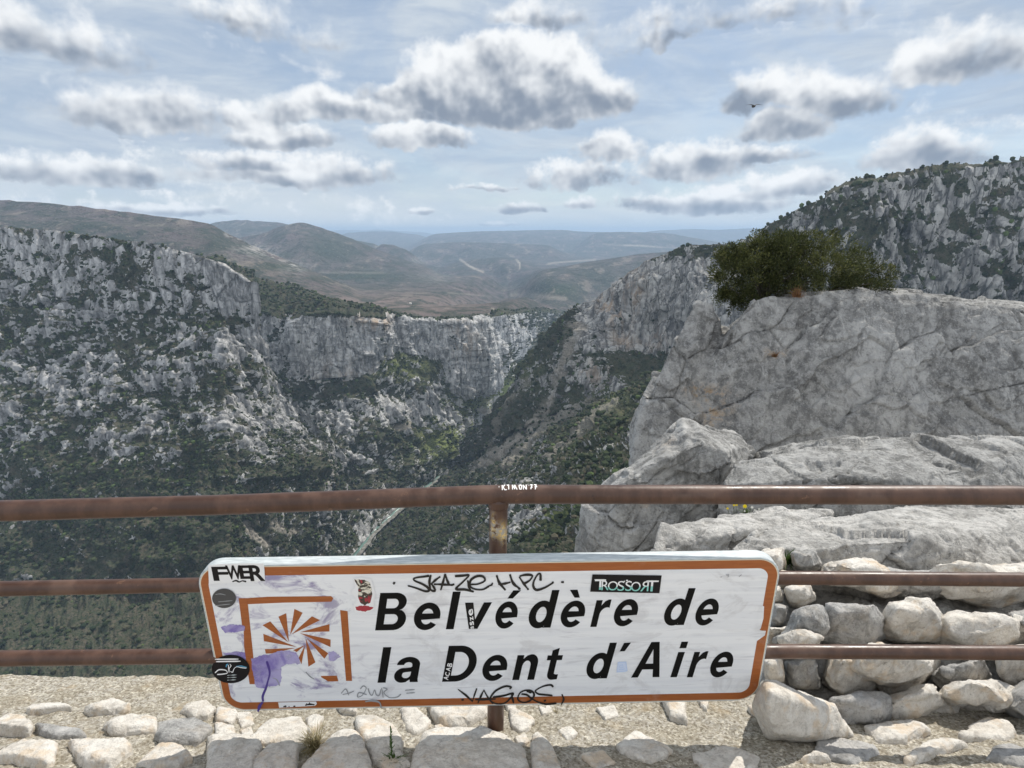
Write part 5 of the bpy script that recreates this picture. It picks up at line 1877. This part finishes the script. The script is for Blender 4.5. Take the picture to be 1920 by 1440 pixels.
# the lower half of that word is printed teal
lettering('sticker_print', [(c_[0], 960 + c_[1] / 3.556, 960 + c_[2] / 3.556, 1035 + c_[3] / 3.556, 1035 + c_[4] / 3.556, *c_[5:]) for c_ in TR], 0.00325, M_TEAL, 0, 0.0, S4)
tl = bpy.context.scene.objects  # trim the teal layer to the lower half
tob = [o for o in S4.children if o.data.materials and o.data.materials[0] == M_TEAL][0]
bm = bmesh.new()
bm.from_mesh(tob.data)
cc = sw(suv(np.array([1175.]), np.array([1098.5])), 0)[0]
bmesh.ops.bisect_plane(bm, geom=bm.verts[:] + bm.edges[:] + bm.faces[:], plane_co=Vector(cc), plane_no=Vector(SW_), clear_outer=True)
bm.to_mesh(tob.data)
bm.free()

# plain torn sticker with faded red and dark print
S5 = flat('sticker', suv(*ragged([(150, 300), (250, 280), (380, 300), (410, 380), (440, 480), (420, 600), (430, 690), (330, 740), (180, 730), (150, 660), (200, 560), (125, 470), (180, 400)], Z3, 1.6, 21).T), 0.0029, M_STICKW)
m, k, b, out = material('faded_red_print')
p = pos(k)
n1 = k.noise(p, 38, 4, .6, .5)
c = k.mix(k.ss(n1, .44, .50), (0.36, 0.030, 0.045), (0.045, 0.038, 0.03))
c = k.mix(k.ss(n1, .56, .60), c, (0.70, 0.66, 0.55))
k.set(b.inputs['Base Color'], c)
b.inputs['Roughness'].default_value = .4
flat('sticker_print', suv(*ragged([(170, 310), (300, 310), (370, 350), (395, 430), (405, 500), (380, 600), (300, 640), (240, 600), (215, 520), (225, 420), (200, 370)], Z3, 2.2, 23).T), 0.0031, m, S5)
flat('sticker_print', suv(*ragged([(180, 660), (290, 640), (410, 665), (390, 700), (300, 720), (200, 705)], Z3, 2.5, 25).T), 0.0031, mat_plain('red_print', (0.36, 0.035, 0.05), .4, .4), S5)

# writing scratched on the letters v and D, blue stamp, strip on the lower border
flat_px('sticker', [(1612, 618), (1698, 612), (1712, 800), (1716, 940), (1648, 945), (1630, 760)], 0.0029, M_STICKK, Z3)
lettering('scratched_writing', [('a', 882.5, 888.5, 1172, 1177.5, False, 100), ('s', 881, 888.5, 1163, 1171, False, 100), ('z', 881, 888, 1154, 1162, False, 100), ('e', 879, 887, 1140, 1152.5, False, 100)], 0.0032, M_STICKW, 0, .02)
lettering('scratched_writing', [('A', 832, 841.5, 1267, 1274, False, 80), ('C', 835, 843.5, 1259, 1266, False, 80), ('A', 836.5, 845.5, 1250.5, 1258, False, 80), ('B', 838.5, 848, 1242.5, 1249.5, False, 80)], 0.0022, M_STICKW, 0, .02)
flat_px('stamp', [(1158, 1240), (1174, 1239), (1176.5, 1257), (1172, 1259), (1155.5, 1260)], 0.0021, mat_plain('pale_blue_paper', (0.60, 0.68, 0.84), .5, .3))
strokes('stamp', [[(1159, 1241), (1173, 1240.3), (1175, 1256), (1157, 1258.5), (1159, 1241)], [(1161, 1247), (1167, 1245), (1168, 1250), (1162, 1251), (1161, 1247)], [(1160, 1254), (1172, 1253)]], 1.1, 0.0023, M_PALEBLUE, smooth=False)
flat_px('sticker', [(838, 862), (1325, 850), (1335, 880), (1310, 905), (850, 930)], 0.0024, M_STICKW, Z2)
for q in ([([(905, 915), (945, 908)], 3.4)], [([(970, 915), (985, 912)], 2)], [([(1030, 912), (1060, 908)], 2.6)], [([(1185, 898), (1240, 885), (1305, 890)], 3.6), [(1240, 890), (1240, 860)], [(1200, 890), (1205, 872)]]):
    strokes('sticker_print', q, 2, 0.0026, M_STICKK, Z2)
M_PENCIL = mat_plain('grey_pencil', (0.22, 0.22, 0.23), .6, .2)
strokes('scribble', [[(890, 350), (915, 345)], [(960, 315), (1000, 312), (998, 345), (975, 348)], [(965, 328), (1000, 328)]], 1.0, 0.0026, M_PENCIL, Z7, smooth=False)
strokes('scribble', [[(1130, 345), (1165, 315)]], 1.0, 0.0026, M_PENCIL, Z7, smooth=False)


# ---- white writing on the rail
def on_tube(px, py, a, b_, r):
    """first hit of the view ray on a tube from a to b"""
    d = ray(px, py)
    d = d / np.linalg.norm(d)
    ax = (b_ - a) / np.linalg.norm(b_ - a)
    dp = d - (d @ ax) * ax
    op = -a - ((-a) @ ax) * ax
    A_, B_, C_ = dp @ dp, 2 * dp @ op, op @ op - r * r
    disc = B_ * B_ - 4 * A_ * C_
    if disc < 0:
        t = -B_ / (2 * A_)
    else:
        t = (-B_ - math.sqrt(disc)) / (2 * A_)
    return d * t


def rail_writing():
    Zr = (900, 890, 13.714)
    lines = [[(570, 262), (575, 392)], [(640, 255), (585, 320)], [(595, 320), (640, 385), (690, 378)], [(690, 265), (750, 262)], [(735, 265), (740, 375)],
             [(838, 378), (832, 255)], [(832, 258), (900, 370)], [(895, 365), (890, 258)], [(890, 258), (955, 378)], [(1000, 275), (1022, 365), (1058, 372), (1070, 285), (1045, 258), (1000, 275)],
             [(1118, 378), (1108, 258)], [(1108, 258), (1196, 376)], [(1196, 376), (1186, 254)], [(1250, 268), (1262, 268)], [(1290, 258), (1350, 254)], [(1340, 258), (1305, 370)], [(1300, 322), (1350, 318)],
             [(1385, 256), (1452, 250)], [(1442, 255), (1420, 375)], [(1405, 310), (1470, 302)], [(480, 308), (500, 308)]]
    VV, FF = [], []
    n = 0
    for ln in lines:
        q = np.array(zp(ln, Zr))
        q[:, 1] = np.maximum(q[:, 1] + 0.3, 907.8)
        pts = np.concatenate([q[i] + (q[i + 1] - q[i]) * np.linspace(0, 1, 6, endpoint=False)[:, None] for i in range(len(q) - 1)] + [q[-1:]])
        d = np.gradient(pts, axis=0)
        d /= np.linalg.norm(d, axis=1)[:, None] + 1e-9
        nn = np.stack([-d[:, 1], d[:, 0]], -1) * .95
        for s_ in (1, -1):
            for w in pts + s_ * nn:
                a, b_ = (RTOP[1], RTOP[2]) if w[0] < 935 else (RTOP[2], RTOP[3])
                VV.append(on_tube(w[0], w[1], np.array(a), np.array(b_), 0.0242 + 0.0012))
        m_ = len(pts)
        FF += [(n + i, n + i + 1, n + m_ + i + 1, n + m_ + i) for i in range(m_ - 1)]
        n += 2 * m_
    me = bpy.data.meshes.new('painted_writing')
    me.from_pydata([tuple(v) for v in VV], [], FF)
    me.update()
    keep(link('painted_writing', me, mat_plain('white_marker', (0.85, 0.82, 0.78), .6, .2)), RAILING)


rail_writing()

# ---------------------------------------------------------------- plants
def blades(name, base, n, length, width, spread, mat, seed, lean=(0, 0, 0), droop=.5, label=None, cat=None, group=None):
    r_ = np.random.default_rng(seed)
    V, F_, T = [], [], []
    base = np.array(base, float)
    for i in range(n):
        a = r_.uniform(0, 2 * math.pi)
        el = r_.uniform(.25, 1.45) if spread > .5 else r_.uniform(.9, 1.5)
        d = np.array([math.cos(a) * math.cos(el), math.sin(a) * math.cos(el), math.sin(el)]) + np.array(lean)
        d /= np.linalg.norm(d)
        L_ = length * r_.uniform(.45, 1.1)
        side = np.cross(d, [0, 0, 1.0])
        side /= np.linalg.norm(side) + 1e-9
        p0 = base + np.array([r_.normal(0, spread * length * .10), r_.normal(0, spread * length * .10), -.008])
        n0 = len(V)
        for j in range(5):
            t = j / 4
            c = p0 + d * L_ * t + np.array([0, 0, -droop * L_ * t * t * .55]) + side * math.sin(t * 2 + i) * L_ * .05
            w = width * (1 - t * .92) * r_.uniform(.8, 1.2)
            V += [c - side * w, c + side * w]
            T += [r_.random() * .2 + (i % 7) / 8.] * 2
        for j in range(4):
            F_.append((n0 + 2 * j, n0 + 2 * j + 1, n0 + 2 * j + 3, n0 + 2 * j + 2))
    me = mesh_from(name, np.array(V) - base, np.array(F_), True, dict(tone=T))
    o = link(name, me, mat)
    o.location = base
    if label:
        tag(o, label, cat, group)
    return o


def mat_leafy(name, a, b_, c_, trans=.25):
    m, k, b, out = material(name)
    t = k.attr('tone')
    c = k.mix(k.ss(t, 0.05, .55), a, b_)
    c = k.mix(k.ss(t, .7, .98), c, c_)
    k.set(b.inputs['Base Color'], c)
    b.inputs['Roughness'].default_value = .6
    b.inputs['Specular IOR Level'].default_value = .25
    tr = k.n('ShaderNodeBsdfTranslucent')
    k.set(tr.inputs[0], c)
    mx = k.n('ShaderNodeMixShader')
    mx.inputs[0].default_value = trans
    m.node_tree.links.new(b.outputs[0], mx.inputs[1])
    m.node_tree.links.new(tr.outputs[0], mx.inputs[2])
    m.node_tree.links.new(mx.outputs[0], out.inputs[0])
    return m


M_DRY = mat_leafy('dry_grass', (0.23, 0.18, 0.09), (0.36, 0.30, 0.16), (0.13, 0.13, 0.05))
M_RUSSET = mat_leafy('russet_grass', (0.20, 0.09, 0.045), (0.28, 0.15, 0.07), (0.16, 0.12, 0.05))
M_WEED = mat_leafy('weed_leaf', (0.05, 0.095, 0.022), (0.085, 0.14, 0.035), (0.14, 0.17, 0.05))
M_SHRUB = mat_leafy('shrub_leaf', (0.030, 0.038, 0.013), (0.080, 0.090, 0.030), (0.165, 0.165, 0.058), .22)
M_BARK = mat_rock('grey_bark', (0.055, 0.045, 0.038), (0.11, 0.095, 0.08), (0.17, 0.15, 0.13), .12, 0, False)

nw = np.array([0, GS, 1.0]) / math.hypot(1, GS)
blades('grass_tuft', on_wall(np.array(588.), np.array(1404.)) + nw * .012, 210, .085, .0011, 1.0, M_DRY, 4, (0, -.25, 0), .55, 'dry straw-coloured grass tuft between stones under the left half of the sign', 'grass')
blades('grass_tuft', on_wall(np.array(1044.), np.array(1336.)) + nw * .006, 24, .03, .0008, 1.0, M_DRY, 8, (0, 0, 0), .5, 'tiny dry grass tuft in the mortar right of the railing post', 'grass')
blades('grass_tuft', at(1452, 668, 6.50), 90, .13, .003, 1.0, M_RUSSET, 5, (0, -.5, .1), .5, 'small russet grass tuft growing on the face of the limestone slab', 'grass')
blades('grass_tuft', at(1494, 556, 6.86), 160, .22, .003, 1.0, M_RUSSET, 6, (0, -.2, 0), .6, 'russet dry grass along the top of the limestone slab beside the shrub', 'grass')


def weed():
    base = on_wall(np.array(736.), np.array(1432.)) + nw * .006
    o = empty('weed', tuple(base), 'small green weed with one upright leafy spike between wall stones', 'plant')
    me_ = blades('leaves', base, 90, .045, .0028, 1.0, M_WEED, 12, (0, -.1, .1), .35)
    keep(me_, o)
    me_.location = base
    r_ = np.random.default_rng(3)
    V, F_, T = [], [], []
    for i in range(60):
        z = r_.random()
        a = r_.uniform(0, 6.28)
        p0 = np.array([0.002 * math.sin(9 * z), 0, .105 * z])
        d = np.array([math.cos(a), math.sin(a), .9])
        L_ = .013 * (1.1 - z)
        s_ = np.cross(d, [0, 0, 1]) * .0016
        n0 = len(V)
        V += [p0 - s_, p0 + s_, p0 + d * L_ + s_ * .2, p0 + d * L_ - s_ * .2]
        F_.append((n0, n0 + 1, n0 + 2, n0 + 3))
        T += [r_.random()] * 4
    st, sf = tube([(0, 0, 0), (0, 0, .11)], .0013, 6, 4)
    me = mesh_from('stem', np.array(V) + base, np.array(F_), True, dict(tone=T))
    keep(link('spike_leaves', me, M_WEED), o)
    keep(link('stem', poly_mesh('stem', st + base, sf, True, dict(tone=np.full(len(st), .3), stain=np.zeros(len(st)))), M_WEED), o)


weed()


def flowers():
    base = at(1398, 962, 2.93)
    o = empty('wildflower', tuple(base), 'yellow wildflower clump on the pale boulder just under the top rail', 'flower')
    lv = blades('leaves', base, 60, .05, .003, 1.0, M_WEED, 31, (0, 0, .1), .3)
    keep(lv, o)
    lv.location = base
    my = mat_plain('yellow_petal', (0.80, 0.62, 0.02), .6, .2)
    mw = mat_plain('white_petal', (0.75, 0.74, 0.66), .6, .2)
    r_ = np.random.default_rng(8)
    for i, (px, py, rr, mm) in enumerate([(1396.5, 949, .012, my), (1364, 953, .007, my), (1376, 947, .007, my), (1381, 946.5, .007, my), (1410, 951, .008, mw), (1396, 958, .006, mw), (1415, 956, .006, mw), (1423, 954, .006, mw)]):
        c = at(px, py, 2.92)
        bm = bmesh.new()
        for q in range(9):
            a = q * 2 * math.pi / 9
            u = Vector((math.cos(a), .25 * math.sin(a), .9 * math.sin(a)))
            w = Vector((-math.sin(a), .25 * math.cos(a), .9 * math.cos(a)))
            vs = [bm.verts.new(Vector(c) + Vector((0, -.002, 0))), bm.verts.new(Vector(c) + u * rr * .7 + w * rr * .35), bm.verts.new(Vector(c) + u * rr + Vector((0, -.003, 0))), bm.verts.new(Vector(c) + u * rr * .7 - w * rr * .35)]
            bm.faces.new(vs)
        me = bpy.data.meshes.new('flower_head')
        bm.to_mesh(me)
        bm.free()
        keep(link('flower_head', me, mm), o)
        st, sf = tube([c + np.array([0, .004, 0]), base + np.array([(c[0] - base[0]) * .8, .01, -.01])], .0011, 6, 4)
        keep(link('stem', poly_mesh('stem', st, sf, True, dict(tone=np.full(len(st), .3))), M_WEED), o)


flowers()
blades('weed', at(1478, 1052, 2.10), 150, .075, .0035, 1.0, M_WEED, 41, (0, -.3, .2), .4, 'green mossy weed in the gap beside the top right corner of the sign', 'plant')
blades('weed', at(1062, 1002, 300), 1, .1, .01, 1.0, M_WEED, 42) if False else None


def shrub():
    base = at(1428, 562, 7.35)
    o = empty('shrub', tuple(base), 'dense olive-green evergreen shrub growing on top of the limestone slab', 'shrub')
    r_ = np.random.default_rng(77)
    lobes = [(1402, 515, 58, 55, .34), (1462, 497, 62, 58, .40), (1545, 500, 72, 62, .45), (1372, 480, 24, 26, .2), (1388, 560, 32, 26, .22), (1347, 524, 15, 15, .12), (1430, 455, 28, 20, .2), (1490, 455, 35, 22, .25), (1620, 520, 45, 45, .35), (1360, 545, 18, 22, .15)]
    V, F_, T = [], [], []
    tips = []
    wts = np.array([q[2] * q[3] for q in lobes], float)
    wts /= wts.sum()
    ncl = 720
    for i in range(ncl):
        lx, ly, rx, ry, rz = lobes[r_.choice(len(lobes), p=wts)]
        q = r_.normal(size=3)
        q /= np.linalg.norm(q)
        q *= r_.uniform(.12, 1.2) ** .5
        c = at(lx + q[0] * rx, ly - q[2] * ry, 7.35) + np.array([0, q[1] * rz, 0])
        if c[2] < base[2] - .16:
            continue
        tips.append(c)
        out_ = np.array([q[0], q[1], q[2] * .6 + .75])
        out_ /= np.linalg.norm(out_)
        bright = np.clip(.10 + .75 * r_.random() ** 1.3, 0, 1)
        rc = r_.uniform(.035, .10)
        for j in range(80):
            g_ = r_.normal(size=3)
            g_ /= np.linalg.norm(g_)
            p0 = c + g_ * rc * r_.random() ** .4 * np.array([1, 1, 1.15])
            d = out_ * .9 + g_ * .9 + r_.normal(0, .3, 3)
            d /= np.linalg.norm(d)
            s_ = np.cross(d, r_.normal(size=3))
            s_ /= np.linalg.norm(s_) + 1e-9
            L_ = r_.uniform(.018, .042)
            w = r_.uniform(.004, .0075)
            n0 = len(V)
            V += [p0 - s_ * w * .6, p0 + d * L_ * .5 - s_ * w, p0 + d * L_, p0 + d * L_ * .5 + s_ * w]
            F_.append((n0, n0 + 1, n0 + 2, n0 + 3))
            T += [np.clip(bright + r_.normal(0, .17), 0, 1)] * 4
    me = mesh_from('foliage', np.array(V), np.array(F_), False, dict(tone=T))
    keep(link('foliage', me, M_SHRUB), o)
    tips = np.array(tips)
    for i in range(40):
        e = tips[r_.integers(len(tips))]
        mid = base * .45 + e * .55 + np.array([r_.normal(0, .05), r_.normal(0, .05), -.03])
        b0 = base + np.array([r_.normal(0, .07), r_.normal(0, .06), -.06])
        st, sf = tube([b0, base * .75 + mid * .25 + np.array([0, 0, .05]), mid, e], .012, 7, 8)
        ctr = np.linspace(1, .35, 25)
        # taper towards the tip
        ring = st[:-2].reshape(-1, 7, 3)
        cen = ring.mean(1, keepdims=True)
        ring = cen + (ring - cen) * np.linspace(1.2, .3, len(ring))[:, None, None]
        st = np.concatenate([ring.reshape(-1, 3), st[-2:]])
        keep(link('branch', poly_mesh('branch', st, sf, True, dict(stain=np.zeros(len(st)))), M_BARK), o)


shrub()


# ---------------------------------------------------------------- soaring bird
def bird():
    c = at(1413.7, 197.5, 78)
    span = 32.5 / FPX * 78 * .97
    secs = [(-1.0, .10, .008, .012, -.02), (-.9, .17, .016, .010, -.012), (-.72, .25, .03, .024, .008), (-.52, .33, .042, .045, .03), (-.36, .40, .05, .05, .03), (-.20, .44, .06, .03, .02), (-.09, .50, .10, .0, .01), (-.05, .80, .22, -.05, .02), (0, 1.05, .30, -.07, .02)]
    secs = secs + [(-s, ch, th, z + (.035 if s < -.3 else 0), y) for s, ch, th, z, y in secs[-2::-1]]
    V, F_ = [], []
    n = 12
    for s, ch, th, z, y in secs:
        for j in range(n):
            a = 2 * math.pi * j / n
            V.append((s * span / 2, (y * 3 + math.cos(a) * ch * .5) * .9, z * 1.6 + math.sin(a) * th * .5))
    for i in range(len(secs) - 1):
        for j in range(n):
            k2 = (j + 1) % n
            F_.append((i * n + j, i * n + k2, (i + 1) * n + k2, (i + 1) * n + j))
    F_.append(tuple(range(n)))
    F_.append(tuple(reversed(range((len(secs) - 1) * n, len(secs) * n))))
    me = bpy.data.meshes.new('bird')
    me.from_pydata(V, [], F_)
    for p_ in me.polygons:
        p_.use_smooth = True
    bm = bmesh.new()
    bm.from_mesh(me)
    bmesh.ops.recalc_face_normals(bm, faces=bm.faces[:])
    bm.to_mesh(me)
    bm.free()
    m, k, b, out = material('dark_feathers')
    k.set(b.inputs['Base Color'], k.mix(k.noise(objco(k), 6, 3, .5), (0.03, 0.026, 0.022), (0.07, 0.06, 0.05)))
    b.inputs['Roughness'].default_value = .8
    o = link('soaring_bird', me, m)
    o.location = c
    o.rotation_euler = (R(6), 0, R(8))
    tag(o, 'large dark bird gliding with spread wings against the cloudy sky', 'bird')


bird()


# ---------------------------------------------------------------- lone white hut on the plateau
def hut():
    qx, qy = proj(HILLV)
    i = np.argmin((qx - 770.5) ** 2 + (qy - 570) ** 2)
    c = HILLV.reshape(-1, 3)[i]
    o = empty('hut', tuple(c), 'tiny white hut standing alone on the brown plateau', 'hut')
    w, d, h = 4.6, 3.5, 6.0
    bm = bmesh.new()
    vs = [bm.verts.new(Vector(c) + Vector(q)) for q in ((-w, -d, -2), (w, -d, -2), (w, d, -2), (-w, d, -2), (-w, -d, h), (w, -d, h), (w, d, h), (-w, d, h), (-w, 0, h + 2.6), (w, 0, h + 2.6))]
    for f in ((0, 1, 5, 4), (1, 2, 6, 9, 5), (2, 3, 7, 6), (3, 0, 4, 8, 7)):
        bm.faces.new([vs[q] for q in f])
    me = bpy.data.meshes.new('wall')
    bm.to_mesh(me)
    bm.free()
    keep(link('wall', me, mat_plain('white_render', (.85, .84, .80), .9, .1)), o)
    bm = bmesh.new()
    for sgn in (-1, 1):
        a = [(-w - .5, sgn * (d + .6), h - .35), (w + .5, sgn * (d + .6), h - .35), (w + .5, 0, h + 2.9), (-w - .5, 0, h + 2.9)]
        up_ = [bm.verts.new(Vector(c) + Vector(q)) for q in a]
        lo = [bm.verts.new(Vector(c) + Vector(q) - Vector((0, 0, .3))) for q in a]
        bm.faces.new(up_)
        bm.faces.new(lo[::-1])
        for q in range(4):
            bm.faces.new((up_[q], up_[(q + 1) % 4], lo[(q + 1) % 4], lo[q]))
    bmesh.ops.recalc_face_normals(bm, faces=bm.faces[:])
    me = bpy.data.meshes.new('roof')
    bm.to_mesh(me)
    bm.free()
    keep(link('roof', me, mat_plain('pale_tiles', (.60, .55, .50), .9, .1)), o)


hut()
